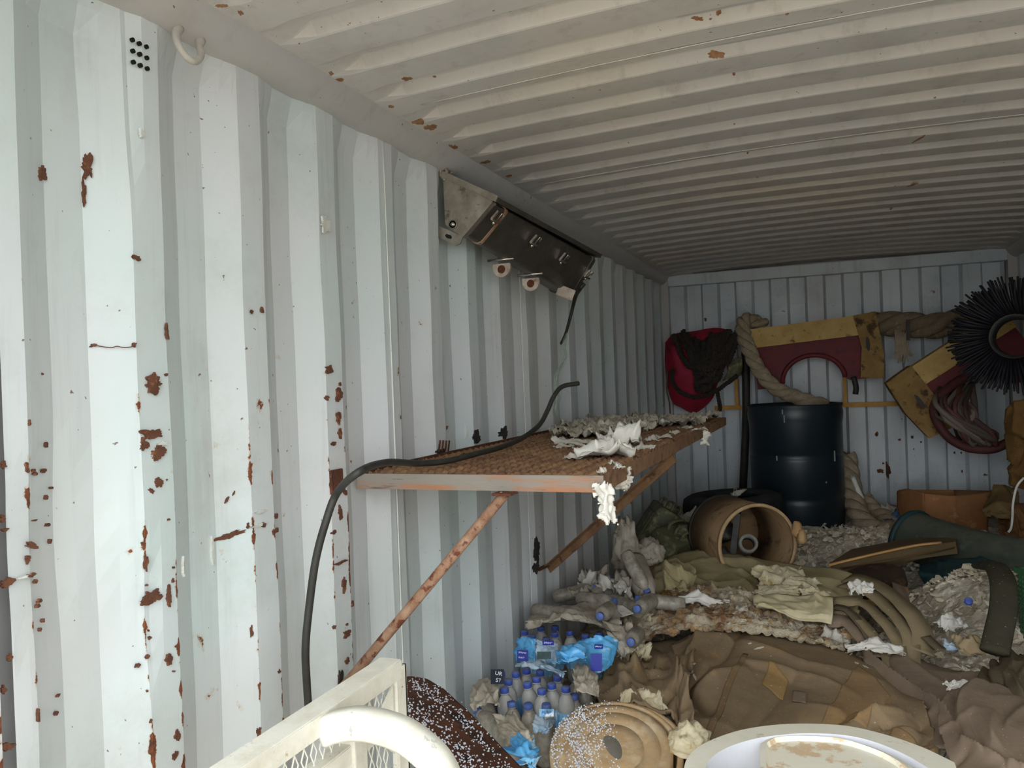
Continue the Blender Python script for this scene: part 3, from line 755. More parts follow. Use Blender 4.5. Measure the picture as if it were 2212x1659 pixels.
def flakes(name, spots, n, smin, smax, mat, label, seed, zf=None, cat='litter'):
    """uncountable torn scraps: spots = (x, y, rx, ry) regions on the heap."""
    r = random.Random(seed); V, Fc = [], []
    for _ in range(n):
        sx = r.choice(spots); a, q = r.uniform(0, 6.283), math.sqrt(r.random())
        x, y = sx[0] + math.cos(a) * q * sx[2], sx[1] + math.sin(a) * q * sx[3]
        if abs(x) > 1.12 or y > 5.80: continue
        z = (zf or heap)(x, y) + .012 + r.random() * .025; s = r.uniform(smin, smax) * (1 if r.random() < .9 else 1.8)
        M = Matrix.Rotation(r.uniform(0, 6.28), 3, 'Z') @ Matrix.Rotation(r.gauss(0, .5), 3, 'X') @ Matrix.Rotation(r.gauss(0, .5), 3, 'Y')
        k = 7; b = len(V); c = Vector((x, y, z)); V.append(c + Vector((0, 0, s * .25)))
        for i in range(k):
            t = 6.283 * i / k; rr = s * r.uniform(.45, 1.1); V.append(c + M @ Vector((math.cos(t) * rr, math.sin(t) * rr * .7, r.uniform(-.2, .2) * s)))
        for i in range(k): Fc.append((b, b + 1 + i, b + 1 + (i + 1) % k))
    return tag(obj(name, V, Fc, mat, smooth=False), label, cat, kind='stuff')
M_FLAKE = simple('torn_wadding', '#ece0c9', '#cfc0a6', 9, .95, 0, .3, 60, c3='#f6efe0', sc3=15, lo3=.55, hi3=.62)
flakes('torn_wadding', ((.55, 3.1, .5, .7), (.75, 2.6, .35, .4), (.75, 3.6, .3, .4)), 4200, .008, .026, M_FLAKE, 'pale torn wadding flakes heaped beside the olive straps', 5)
flakes('torn_wadding', ((.12, 4.5, .45, .55), (.4, 4.9, .5, .5), (-.9, 4.6, .3, .6), (-.6, 4.3, .3, .3)), 2600, .010, .030, M_FLAKE, 'greyish torn wadding flakes spread before the black drum', 6)
flakes('torn_wadding', ((-.85, 2.9, .25, .6), (-1.0, 3.6, .15, .6), (-.5, 2.2, .3, .4)), 700, .008, .024, M_FLAKE, 'torn paper flakes among the bottles along the corrugated wall', 8)

# ------------------------------------------------------------------ tarpaulins and cloth
def mat_cloth(name, c1, c2, c3, stain='#8f6a3d', st=.62, gain=1.45):
    t = NT(name)
    def lin(h, _l=globals()['lin']): return tuple(min(.8, v * gain) for v in _l(h)[:3]) + (1,)
    col = t.mix(t.step(t.noise(3, 5, .6), .35, .65), lin(c1), lin(c2))
    col = t.mix(t.math('MULTIPLY', t.step(t.noise(9, 6, .7), .5, .75), .6), col, lin(c3))
    col = t.mix(t.math('MULTIPLY', t.step(t.noise(2.3, 6, .7, t.map((1, 1, 1), (3, 5, 1))), st, st + .1), .8), col, lin(stain))
    col = t.mix(t.math('MULTIPLY', t.step(t.noise(110, 3, .5), .70, .74), .8), col, lin('#d8cbb4'))
    w = t.n('ShaderNodeTexWave'); w.inputs['Scale'].default_value = 150; w.inputs['Distortion'].default_value = 2; t.link(t.co, w.inputs[0])
    b = t.bump(w.outputs['Fac'], .06, .002); t.bump(t.noise(16, 6, .65), .22, .02, b)
    return t.out(col, .92, 0, .2)
M_TARP = mat_cloth('brown_canvas', '#73624c', '#826f57', '#937d5f', '#9a7748', .62)
M_TARP2 = mat_cloth('olive_canvas', '#857a5c', '#948868', '#a39674', '#a58a58', .66, 1.7)
M_TARP3 = mat_cloth('tan_brown_canvas', '#79685a', '#867564', '#6b5b4b', '#8a6d4c', .68)
M_TARP4 = mat_cloth('dark_canvas', '#544a3b', '#605544', '#6b5d42', '#6e5a3b', .7)
M_TARPL = mat_cloth('pale_canvas', '#a89c7c', '#b8ac8c', '#c3b89a', '#8a7a55', .7)
M_STRAP = mat_cloth('webbing', '#75674f', '#82735a', '#908063', '#655238', .7)
M_STAIN = mat_cloth('rust_stained_canvas', '#7b654a', '#8a7051', '#6f5c45', '#97794f', .55)
def G(*rows): return [[at(*p) for p in r] for r in rows]
def tarp(name, rows, nu, nv, f, mat, label, keep=None, th=.006, cat='tarpaulin'):
    return tag(obj(name, *patch(rows, nu, nv, f, th, keep), mat), label, cat)
# olive tarpaulin lying behind
tarp('tarpaulin', G(((1395, 1225, 3.75), (1480, 1190, 3.85), (1600, 1198, 3.8), (1720, 1215, 3.7), (1850, 1245, 3.5)),
                    ((1400, 1260, 3.45), (1480, 1232, 3.5), (1600, 1240, 3.5), (1740, 1255, 3.4), (1870, 1275, 3.3)),
                    ((1420, 1300, 3.2), (1500, 1285, 3.2), (1620, 1290, 3.2), (1740, 1300, 3.15), (1860, 1310, 3.05)),
                    ((1440, 1340, 3.0), (1520, 1330, 3.0), (1630, 1335, 2.98), (1745, 1345, 2.92), (1830, 1350, 2.9))), 90, 60,
     folds(3.2, 3, .035, 11, .2, (((.0, .35), (.35, .5), .03, .03), ((.12, .1), (.14, .6), .03, -.035), ((.3, .75), (.95, .5), .02, -.03), ((.5, .3), (1, .35), .04, .02))), M_TARP2,
     'olive green tarpaulin spread behind the brown one, in front of the fibre drum', ragged(3, .02, 7))
# the turned-over pale hem
tarp('tarpaulin_hem', G(((1625, 1290, 2.98), (1690, 1285, 3.0), (1760, 1288, 2.98), (1800, 1292, 2.95)), ((1630, 1302, 2.88), (1690, 1310, 2.88), (1760, 1318, 2.86), (1800, 1325, 2.84)), ((1645, 1305, 2.86), (1700, 1325, 2.84), (1750, 1342, 2.82), (1796, 1348, 2.80))), 50, 24,
     folds(5, 1, .018, 15, .1), M_TARPL, 'pale folded canvas hem above the rotten wadding', None, .006, 'cloth')
tarp('canvas_bundle', G(((1400, 1235, 3.45), (1430, 1205, 3.5), (1470, 1215, 3.45), (1500, 1230, 3.4)), ((1395, 1265, 3.3), (1430, 1240, 3.28), (1475, 1245, 3.26), (1500, 1262, 3.26)), ((1400, 1300, 3.18), (1430, 1290, 3.12), (1470, 1290, 3.12), (1500, 1300, 3.14))), 46, 40,
     folds(3, 3, .045, 17), M_TARP2, 'bunched olive canvas corner next to the loose bottles', ragged(5, .05), .006, 'cloth')
# small brown canvas to the left of the main tarpaulin
tarp('tarpaulin', G(((1330, 1400, 2.65), (1390, 1385, 2.8), (1450, 1375, 2.85), (1500, 1375, 2.85)), ((1305, 1450, 2.45), (1370, 1420, 2.5), (1440, 1415, 2.5), (1500, 1420, 2.5)), ((1292, 1490, 2.28), (1360, 1470, 2.2), (1430, 1475, 2.2), (1490, 1480, 2.2)), ((1300, 1530, 2.1), (1370, 1540, 1.98), (1440, 1560, 1.95), (1500, 1570, 1.95))), 64, 60,
     folds(3.4, 3.6, .05, 21, .15, (((.1, .1), (.4, .55), .04, .05), ((.3, .4), (.95, .45), .03, -.05), ((.5, .9), (.95, .65), .03, -.04))), M_TARP, 'crumpled brown canvas between the bottle packs and the large tarpaulin', ragged(8, .02))
# the large brown tarpaulin
BIG_ROWS = G(((1452, 1395, 2.72), (1545, 1338, 2.92), (1640, 1345, 2.95), (1760, 1372, 2.88), (1850, 1415, 2.72), (1915, 1465, 2.55)),
                    ((1462, 1440, 2.46), (1560, 1395, 2.58), (1665, 1400, 2.62), (1785, 1420, 2.56), (1890, 1465, 2.42), (1960, 1510, 2.34)),
                    ((1458, 1500, 2.22), (1560, 1460, 2.30), (1680, 1465, 2.34), (1810, 1490, 2.27), (1925, 1525, 2.16), (1998, 1555, 2.12)),
                    ((1462, 1560, 2.03), (1570, 1540, 2.05), (1700, 1545, 2.07), (1840, 1560, 2.02), (1960, 1585, 1.97), (2020, 1605, 1.98)),
                    ((1470, 1620, 1.86), (1580, 1610, 1.84), (1720, 1612, 1.84), (1860, 1620, 1.82), (1985, 1640, 1.80), (2035, 1660, 1.82)),
                    ((1480, 1690, 1.74), (1600, 1690, 1.70), (1740, 1690, 1.70), (1880, 1700, 1.68), (2000, 1710, 1.68), (2045, 1715, 1.70)))
BIG_F = folds(3.0, 3.0, .040, 24, .16, (((.30, .85), (.78, .38), .02, -.03), ((.36, .9), (.80, .47), .018, .022), ((.2, .82), (.45, .64), .02, -.03), ((.62, .64), (.88, .44), .014, .016), ((.70, .62), (.94, .50), .012, -.02), ((.0, .35), (.12, .55), .02, -.05), ((.55, .75), (.98, .62), .012, -.018)), 26)
big = tarp('tarpaulin', BIG_ROWS, 170, 140, BIG_F, M_TARP, 'large dark brown tarpaulin with sewn patches heaped in the middle', ragged(13, .012, 9))
M_TANP = mat_cloth('tan_patch', '#9a7d55', '#866a45', '#a98a5c', '#6c573c', .6)
obj('sewn_patch', *sub_patch(BIG_ROWS, BIG_F, ((.385, .29), (.44, .37), (.402, .485), (.345, .40)), 14, 14, .0035), M_TANP, big)
obj('seam_band', *sub_patch(BIG_ROWS, BIG_F, ((.285, .23), (.305, .24), (.10, .80), (.075, .78)), 6, 50, .003), mat_cloth('stitched_band', '#6b583f', '#7a664a', '#8a7658', '#5c4a33', .6), big)
obj('stained_panel', *sub_patch(BIG_ROWS, BIG_F, ((.73, .18), (.82, .34), (.64, .66), (.46, .70)), 36, 36, .002), M_STAIN, big)
obj('stained_panel', *sub_patch(BIG_ROWS, BIG_F, ((.74, .60), (.95, .72), (.93, .90), (.66, .80)), 30, 30, .002), M_STAIN, big)
obj('strap_tab', *sub_patch(BIG_ROWS, BIG_F, ((.445, .44), (.485, .46), (.47, .54), (.43, .51)), 8, 8, .005), M_TARP3, big)
# ------------------------------------------------------------------ cloth to the right
tarp('tarpaulin', G(((1850, 1405, 2.74), (1925, 1405, 2.8), (2000, 1428, 2.85), (2090, 1455, 2.8), (2150, 1480, 2.75)), ((1880, 1450, 2.50), (1950, 1450, 2.52), (2030, 1470, 2.55), (2100, 1490, 2.55), (2160, 1510, 2.5)),
                    ((1935, 1500, 2.3), (1990, 1500, 2.32), (2050, 1510, 2.34), (2110, 1525, 2.35), (2170, 1540, 2.3)), ((1985, 1555, 2.1), (2030, 1550, 2.1), (2070, 1555, 2.12), (2120, 1565, 2.12), (2180, 1580, 2.1)), ((2010, 1620, 1.92), (2050, 1620, 1.92), (2090, 1625, 1.92), (2140, 1630, 1.92), (2190, 1640, 1.92))), 80, 70,
     folds(2.6, 2.6, .022, 27, .15, (((.0, .0), (.35, .9), .035, .045), ((.12, .0), (.42, .9), .03, -.045), ((.3, .1), (.55, .5), .03, .02))), M_TARP3, 'smooth brown canvas sloping down from the straps to the white basin', ragged(6, .015))
tarp('tarpaulin', G(((2040, 1500, 2.25), (2110, 1470, 2.35), (2180, 1480, 2.35), (2290, 1500, 2.3)), ((2025, 1545, 2.05), (2100, 1525, 2.1), (2190, 1530, 2.1), (2300, 1545, 2.05)), ((2035, 1600, 1.88), (2110, 1590, 1.88), (2200, 1595, 1.86), (2310, 1605, 1.84)), ((2060, 1660, 1.74), (2130, 1660, 1.72), (2220, 1660, 1.70), (2320, 1670, 1.68)), ((2080, 1730, 1.62), (2150, 1730, 1.6), (2240, 1730, 1.58), (2330, 1740, 1.56))), 76, 70,
     folds(2.4, 2.8, .020, 29, .12, (((.12, .05), (.2, .5), .03, -.02), ((.2, .55), (.8, .9), .05, .03))), M_TARP3, 'brown canvas bundle at the right edge, in front of the pale wadding', ragged(7, .01))
tarp('tarpaulin', G(((2110, 1460, 2.6), (2150, 1425, 2.72), (2200, 1408, 2.78), (2290, 1400, 2.8)), ((2120, 1480, 2.48), (2160, 1455, 2.5), (2210, 1445, 2.52), (2300, 1440, 2.5)), ((2140, 1510, 2.35), (2180, 1495, 2.34), (2230, 1490, 2.32), (2310, 1485, 2.3)), ((2150, 1550, 2.2), (2200, 1540, 2.18), (2250, 1540, 2.15), (2320, 1540, 2.15))), 50, 44,
     folds(2.6, 2.6, .045, 33), M_TARP4, 'dark folded canvas behind the brown bundle at the right edge', ragged(9, .01))
# webbing straps looping out from under the olive tarpaulin
def strap(pts, w, mat, label, up=Vector((.3, -.6, .75)), th=.004, grp=None):
    Q = cr([at(*p) for p in pts], 8); V, Fc = [], []
    for i, p in enumerate(Q):
        d = (Q[min(i + 1, len(Q) - 1)] - Q[max(i - 1, 0)]).normalized(); s = d.cross(up).normalized(); n_ = s.cross(d).normalized(); w2 = w * (1 + .15 * nz(i * .3, w * 50))
        for a, b in ((-.5, -.5), (-.17, -.1), (.17, -.1), (.5, -.5), (.5, .5), (-.5, .5)): V.append(p + s * a * w2 + n_ * b * th)
    for i in range(len(Q) - 1):
        for k in range(6): Fc.append((i * 6 + k, i * 6 + (k + 1) % 6, (i + 1) * 6 + (k + 1) % 6, (i + 1) * 6 + k))
    Fc += [tuple(reversed(range(6))), tuple((len(Q) - 1) * 6 + k for k in range(6))]
    return tag(obj('webbing_strap', V, Fc, mat), label, 'strap', grp)
strap(((1830, 1248, 3.3), (1890, 1262, 3.2), (1950, 1305, 3.0), (1990, 1360, 2.85), (1992, 1410, 2.75)), .075, M_STRAP, 'outermost wide olive strap looping down beside the pale wadding')
strap(((1820, 1262, 3.2), (1870, 1275, 3.1), (1925, 1320, 2.95), (1965, 1375, 2.8), (1968, 1430, 2.7)), .06, M_STRAP, 'second olive strap, just inside the outermost loop')
strap(((1800, 1300, 3.0), (1860, 1302, 2.98), (1905, 1340, 2.85), (1940, 1390, 2.75), (1950, 1440, 2.65)), .045, M_STRAP, 'third olive strap arching out of the tarpaulin folds')
strap(((1800, 1322, 2.92), (1845, 1330, 2.88), (1880, 1365, 2.78), (1910, 1410, 2.7), (1925, 1450, 2.6)), .04, M_STRAP, 'fourth thin strap between the olive loops and the white torn strip')
strap(((1790, 1340, 2.86), (1830, 1345, 2.84), (1860, 1375, 2.76), (1890, 1420, 2.66)), .06, M_TARP3, 'broad brown strap nearest the pale canvas hem')
strap(((1800, 1310, 2.95), (1830, 1318, 2.9), (1860, 1350, 2.82), (1885, 1390, 2.72)), .035, M_TARP4, 'dark inner strap tucked among the looping straps')
strap(((2000, 1375, 2.8), (2022, 1395, 2.76), (2035, 1405, 2.74)), .035, M_TARP4, 'short dark strap end lying on the pale wadding')
strap(((1940, 1262, 3.35), (1948, 1285, 3.2), (1952, 1310, 3.1)), .05, M_TARP3, 'short upright brown strap under the wooden board')

# rotten wadding between the tarpaulins
M_ROT = NT('rotten_wadding')
_c = M_ROT.mix(M_ROT.step(M_ROT.noise(7, 8, .72), .42, .58), lin('#8a6038'), lin('#e2d3b8'))
_c = M_ROT.mix(M_ROT.step(M_ROT.noise(24, 6, .7), .52, .6), _c, lin('#c09762')); _c = M_ROT.mix(M_ROT.step(M_ROT.noise(13, 6, .7, M_ROT.map((1, 1, 1), (7, 1, 2))), .58, .64), _c, lin('#f3ebdb'))
M_ROT.bump(M_ROT.noise(50, 6, .75), .8, .02); M_ROT = M_ROT.out(_c, .95)
def rotf(u, v, p): return .024 * max(0, ridge(u * 7 + nz(u * 9, v * 9), v * 5, 5)) ** 2 + .026 * max(0, ridge(u * 19, v * 13, 7)) * (.5 + nz(u * 4, v * 4, 3)) + .016 * nz(u * 50, v * 40) + .03 * nz(u * 3, v * 2, 1)
tarp('rotten_wadding', G(((1405, 1300, 3.1), (1470, 1270, 3.2), (1560, 1262, 3.2), (1630, 1290, 3.05), (1700, 1330, 2.95), (1800, 1375, 2.86)), ((1375, 1330, 2.92), (1450, 1310, 2.95), (1540, 1305, 2.98), (1640, 1325, 2.92), (1720, 1360, 2.86), (1820, 1395, 2.78)),
                         ((1345, 1365, 2.75), (1430, 1350, 2.78), (1530, 1345, 2.8), (1640, 1355, 2.82), (1730, 1380, 2.8), (1840, 1415, 2.72)), ((1330, 1410, 2.6), (1420, 1385, 2.66), (1520, 1375, 2.72), (1640, 1380, 2.74), (1740, 1395, 2.72), (1850, 1430, 2.66))), 110, 70, rotf, M_ROT,
     'rotten brown and cream wadding between the two tarpaulins', ragged(41, .06, 9), .004, 'wadding')
# scraps lying about
def scrap(px, py, Y, w, d, h, seed, mat, label, ang=0., keep=.14, n=24, name='paper_scrap', cat='paper', tilt=(0, .25)):
    tag(obj(name, *rag(at(px, py, Y), w, d, h, seed, n, ang, keep, .0015, tilt), mat), label, cat)
M_FOAM = simple('cream_foam', '#e2d6b8', '#cdbb93', 20, .9, 0, .4, 60, c3='#b59a68', sc3=30)
scrap(1690, 1250, 3.3, .24, .24, .03, 51, M_FOAM, 'largest cream scrap lying on the olive tarpaulin', .3, .13, 34)
scrap(1730, 1262, 3.22, .17, .13, .03, 52, M_FOAM, 'cream scrap just below the largest one on the olive tarpaulin', .1)
scrap(1680, 1278, 3.12, .20, .09, .02, 53, M_FOAM, 'narrow ragged cream strip on the olive tarpaulin', -.2)
scrap(1760, 1284, 3.08, .13, .06, .02, 54, M_FOAM, 'short cream strip at the seam of the olive tarpaulin', .1)
scrap(1860, 1275, 3.08, .10, .06, .03, 55, M_PAPERW, 'torn cream scrap caught on the straps', .2)
scrap(1520, 1300, 2.95, .22, .05, .02, 56, M_PAPERW, 'long pale torn strip on the rotten wadding', .05)
scrap(1890, 1405, 2.66, .19, .045, .025, 57, M_PAPERW, 'white torn strip along the edge of the large brown tarpaulin', -.05, .08)
scrap(1800, 1385, 2.8, .10, .07, .03, 58, M_PAPER, 'grey torn scrap beside the white strip at the tarpaulin edge', .4)
scrap(2074, 1486, 2.38, .09, .035, .02, 59, M_PAPERW, 'white torn scrap lying on the brown canvas to the right', .1, .1)
scrap(1390, 1525, 2.02, .13, .09, .03, 60, M_FOAM, 'cream torn wadding on top of the tan roll', -.5, .12, tilt=(-.3, .3))
scrap(1370, 1415, 2.5, .10, .09, .05, 61, M_FOAM, 'cream wadding tuft beside the blue bottle cap', .9)
scrap(1390, 1345, 2.85, .16, .14, .05, 62, M_FOAM, 'cream wadding clump between the bottles and the rotten wadding', .2)
scrap(2052, 1350, 3.02, .11, .08, .025, 63, M_PAPERW, 'white crumpled sheet on the pale wadding heap', .8)
scrap(1800, 1365, 2.84, .22, .07, .02, 64, M_ROT, 'brown rotten strip under the grey scrap', -.3)
# ------------------------------------------------------------------ water bottles
M_PET = NT('dusty_clear_plastic')
M_PET.b.inputs['Transmission Weight'].default_value = .55; M_PET.b.inputs['IOR'].default_value = 1.25
M_PET = M_PET.out(M_PET.mix(M_PET.step(M_PET.noise(14, 6, .7), .35, .65), lin('#d9d4c9'), lin('#f4f2ee')), .12)
M_CAP = simple('blue_cap', '#3a55b5', '#4b63b4', 30, .45, 0, .05, dust='#8f93a8', dlo=.6, dhi=1.)
M_CAPL = simple('dusty_blue_cap', '#4d66b0', '#5f73ad', 30, .55, 0, .05)
M_FILMB = simple('blue_film', '#4aa3e0', '#7cc4f0', 7, .25, 0, .25, 18, c3='#cfe6f5', sc3=16, lo3=.58, hi3=.66)
M_FILMW = simple('silver_film', '#c3cdd6', '#93b8d8', 8, .3, 0, .3, 25, c3='#8a8478', sc3=10)
M_FILMD = simple('dust_covered_film', '#a89c88', '#bdb2a2', 10, .7, 0, .3, 30, c3='#8a7d68', sc3=12)
M_NAVY = simple('navy_print', '#27308f', '#313b9e', 10, .35, 0, .1)
M_LABEL = simple('pale_blue_label', '#9fcdea', '#5fabdf', 40, .4, 0, .05, stretch=(1, 1, .3), c3='#eef4f8', sc3=60, lo3=.55, hi3=.6)
BP = [(.0001, .004), (.015, .0), (.025, .003), (.0285, .012), (.0288, .05), (.0275, .055), (.0288, .060), (.0288, .112), (.0278, .117), (.0288, .122), (.0284, .136), (.0262, .149), (.0215, .161), (.0150, .170), (.0128, .174), (.0128, .176), (.0145, .177), (.0145, .180), (.0118, .181), (.0118, .193)]
def make_bottle(label, group, dusty=False):
    b = thing('water_bottle', (0, 0, 0), label, 'bottle', group)
    body = obj('bottle_body', *lathe(BP, 20), M_PET, b)
    obj('bottle_cap', *lathe([(.0001, .197), (.0125, .197), (.0142, .1955), (.0145, .193), (.0145, .182), (.0138, .181)], 18), M_CAPL if dusty else M_CAP, b)
    obj('bottle_label', *lathe([(.0291, .060), (.0292, .062), (.0292, .118), (.0291, .120)], 20), M_LABEL, b)
    return b
proto = make_bottle('x', 'bottles in packs'); first = [True]
M_PETD = NT('dust_coated_plastic')
M_PETD.b.inputs['Transmission Weight'].default_value = .2
M_PETD = M_PETD.out(M_PETD.mix(M_PETD.step(M_PETD.noise(22, 6, .7), .4, .6), lin('#8f8575'), lin('#bdb5a6')), .35)
proto_d = thing('water_bottle', (0, 0, 0), 'x', 'bottle', 'loose bottles')
obj('bottle_body', *lathe(BP, 20), M_PETD, proto_d)
obj('bottle_cap', *lathe([(.0001, .197), (.0125, .197), (.0142, .1955), (.0145, .193), (.0145, .182), (.0138, .181)], 18), M_CAPL, proto_d)
for zb in (.045, .075, .105): obj('bottle_rib', *lathe([(.0288, zb - .004), (.0298, zb), (.0288, zb + .004)], 20), M_PETD, proto_d)
first_d = [True]
def bottle(top, label, group, axis=Vector((0, 0, 1)), roll=0., dusty=False):
    """top = cap end, axis = direction from base to cap."""
    axis = axis.normalized(); q = axis.to_track_quat('Z', 'Y')
    loc = Vector(top) - axis * .197
    if dusty:
        o = proto_d if first_d[0] else dup_tree(proto_d, (0, 0, 0)); first_d[0] = False
    elif first[0]: o = proto; first[0] = False
    else: o = dup_tree(proto, (0, 0, 0))
    o.rotation_mode = 'QUATERNION'; o.rotation_quaternion = q; o.location = loc
    o['label'] = label; o['group'] = group
    return o
def relax(pts, dmin, it=60):
    P = [Vector(p) for p in pts]
    for _ in range(it):
        for i in range(len(P)):
            for j in range(i):
                d = P[i] - P[j]; d.z = 0; L = d.length
                if L < dmin:
                    s = d.normalized() * (dmin - L) / 2 if L > 1e-6 else Vector((.01, 0, 0)); P[i] += s; P[j] -= s
    return P
caps2 = ((1090, 1450), (1112, 1450), (1131, 1446), (1167, 1448), (1204, 1459), (1098, 1468), (1089, 1485), (1155, 1464), (1142, 1472), (1191, 1477), (1172, 1487), (1220, 1483))
LAB2 = ('bottle at the wall end of the back row in the opened pack', 'second bottle from the wall in the back row of the opened pack', 'third bottle from the wall in the back row of the opened pack', 'fourth bottle from the wall in the back row of the opened pack', 'last bottle of the back row in the opened pack, towards the brown canvas',
        'first bottle from the wall in the second row of the opened pack', 'first bottle from the wall in the front row of the opened pack', 'third bottle from the wall in the second row of the opened pack', 'second bottle from the wall in the second row of the opened pack', 'fourth bottle from the wall in the second row of the opened pack', 'front-row bottle in the middle of the opened pack', 'front-row bottle of the opened pack nearest the tan roll')
for k_, p in enumerate(relax([atz(x, y, .625 - .002 * (i % 3)) for i, (x, y) in enumerate(caps2)], .050)):
    bottle(p, 'blue-capped clear ' + LAB2[k_], 'bottles in the opened pack', Vector((rng.gauss(0, .05), rng.gauss(-.03, .05), 1)))
for (x, y) in ((1060, 1475), (1052, 1500), (1245, 1460), (1260, 1480), (1240, 1500), (1180, 1520), (1140, 1520), (1105, 1515)):
    bottle(atz(x, y, .59), 'dusty water bottle under the torn film at the edge of the opened pack', 'bottles under film of the opened pack', Vector((rng.gauss(0, .1), rng.gauss(-.05, .1), 1)), dusty=True)
caps1 = ((1133, 1362), (1168, 1353), (1199, 1352), (1230, 1363), (1198, 1366), (1264, 1370), (1297, 1366), (1150, 1372), (1180, 1378), (1280, 1382), (1310, 1372))
for p in relax([atz(x, y, .635) for x, y in caps1], .052):
    bottle(p, 'water bottle with pale blue label inside the dust-covered wrapped pack by the wall', 'bottles in the wrapped pack', Vector((rng.gauss(0, .04), rng.gauss(-.02, .04), 1)))
# single bottles that lie loose
def lying(cx, cy, Y, dirx, diry, dirz, label): bottle(at(cx, cy, Y), label, 'loose bottles', Vector((dirx, diry, dirz)), dusty=True)
lying(1295, 1332, 2.45, .05, -1, .12, 'bottle lying with its blue cap towards the door, on top of the wrapped pack')
lying(1375, 1316, 2.62, -.1, -1, .1, 'dusty bottle pointing its blue cap to the door beside the white paper triangle')
lying(1362, 1388, 2.38, .1, -1, .15, 'bottle with blue cap poking out beside the crumpled brown canvas')
lying(1030, 1535, 1.95, -.75, .45, .2, 'ribbed bottle lying on its side below the opened pack')
lying(1265, 1281, 2.95, -.6, -.6, .1, 'dusty bottle with dark blue cap lying nearest the wall on the bottle pile')
lying(1322, 1251, 3.2, .1, -.8, .4, 'dusty bottle at the top of the bottle pile by the second brace')
lying(1372, 1293, 2.80, -.9, -.3, .15, 'dusty bottle lying crosswise beside the canvas bundle')
lying(1330, 1300, 2.72, .8, -.4, .1, 'dusty bottle lying flat behind the white paper triangle')
lying(1310, 1290, 2.85, -.8, .5, .1, 'dusty grey bottle lying crosswise on the bottle pile')
lying(1290, 1268, 3.0, .9, .3, .2, 'dusty grey bottle half buried near the wall on the bottle pile')
lying(1400, 1282, 2.9, .55, -.4, -.75, 'large dusty bottle leaning down against the olive canvas bundle')
lying(1240, 1330, 2.6, .9, -.3, .05, 'dusty bottle lying on the wrapped pack film by the wall')
# film wrapping
def film(name, rows, nu, nv, amp, seed, mat, label, keep=.08, th=.0012):
    return tag(obj(name, *patch(G(*rows), nu, nv, folds(4, 4, amp, seed, .4), th, ragged(seed, keep, 6)), mat), label, 'plastic film')
film('plastic_film', (((1140, 1325, 2.75), (1210, 1318, 2.85), (1290, 1315, 2.85), (1340, 1322, 2.8)), ((1130, 1345, 2.52), (1210, 1340, 2.56), (1290, 1340, 2.56), (1350, 1350, 2.5)), ((1125, 1362, 2.42), (1200, 1350, 2.46), (1280, 1352, 2.46), (1345, 1372, 2.38))), 50, 36, .03, 81, M_FILMD, 'dust-covered shrink film over the wrapped bottle pack by the wall', .10)
film('printed_film', (((1116, 1378, 2.30), (1140, 1375, 2.26), (1160, 1380, 2.25)), ((1113, 1402, 2.28), (1138, 1404, 2.23), (1158, 1406, 2.23)), ((1116, 1430, 2.26), (1138, 1432, 2.22), (1158, 1430, 2.22))), 24, 28, .012, 82, M_FILMB, 'light blue printed film on the corner of the wrapped pack by the wall', .04)
film('printed_film', (((1160, 1382, 2.24), (1185, 1385, 2.23), (1208, 1388, 2.24)), ((1158, 1405, 2.22), (1184, 1408, 2.21), (1205, 1410, 2.22)), ((1158, 1428, 2.21), (1182, 1432, 2.20), (1202, 1436, 2.21))), 24, 28, .012, 83, M_FILMW, 'silvery printed film on the front of the wrapped pack', .04)
film('printed_film', (((1245, 1382, 2.24), (1275, 1376, 2.22), (1310, 1374, 2.24), (1335, 1378, 2.28)), ((1248, 1405, 2.21), (1275, 1402, 2.19), (1310, 1402, 2.2), (1330, 1410, 2.24)), ((1262, 1430, 2.2), (1280, 1432, 2.17), (1305, 1432, 2.18), (1318, 1440, 2.2)), ((1272, 1452, 2.19), (1283, 1456, 2.16), (1298, 1452, 2.17), (1305, 1450, 2.18))), 34, 30, .010, 84, M_FILMB, 'blue printed film wrapping the pack corner next to the brown canvas', .03)
film('crumpled_film', (((1205, 1402, 2.2), (1235, 1392, 2.18), (1268, 1408, 2.18)), ((1195, 1420, 2.14), (1232, 1412, 2.10), (1265, 1424, 2.13)), ((1198, 1438, 2.10), (1228, 1432, 2.07), (1262, 1436, 2.1))), 36, 30, .03, 85, M_FILMB, 'bright blue crumpled film between the wrapped and the opened pack', .10)
film('plastic_film', (((1118, 1432, 2.18), (1150, 1430, 2.16), (1190, 1438, 2.14), (1225, 1448, 2.12)), ((1112, 1442, 2.12), (1150, 1442, 2.1), (1188, 1450, 2.08), (1220, 1458, 2.08))), 40, 12, .016, 86, M_FILMW, 'white and silver torn film strip along the back of the opened pack', .06)
film('crumpled_film', (((1108, 1603, 1.72), (1130, 1598, 1.72), (1158, 1612, 1.72)), ((1106, 1628, 1.66), (1132, 1622, 1.62), (1164, 1634, 1.65)), ((1118, 1655, 1.62), (1138, 1654, 1.58), (1165, 1660, 1.6))), 30, 30, .03, 87, M_FILMB, 'bright blue crumpled film between the rusty plate and the tan roll', .10)
film('plastic_film', (((1148, 1545, 1.9), (1175, 1552, 1.9), (1200, 1550, 1.92)), ((1150, 1565, 1.86), (1175, 1568, 1.84), (1192, 1570, 1.86)), ((1152, 1580, 1.83), (1168, 1584, 1.82), (1182, 1585, 1.83))), 24, 20, .014, 88, M_FILMW, 'pale torn film hanging below the opened pack labels', .08)
film('plastic_film', (((1235, 1440, 2.12), (1262, 1432, 2.16), (1288, 1450, 2.14)), ((1238, 1468, 2.02), (1268, 1462, 2.02), (1292, 1480, 2.02)), ((1240, 1500, 1.95), (1270, 1500, 1.93), (1295, 1508, 1.95))), 34, 34, .014, 89, M_FILMD, 'dusty film bulging over the opened pack beside the brown canvas', .05)
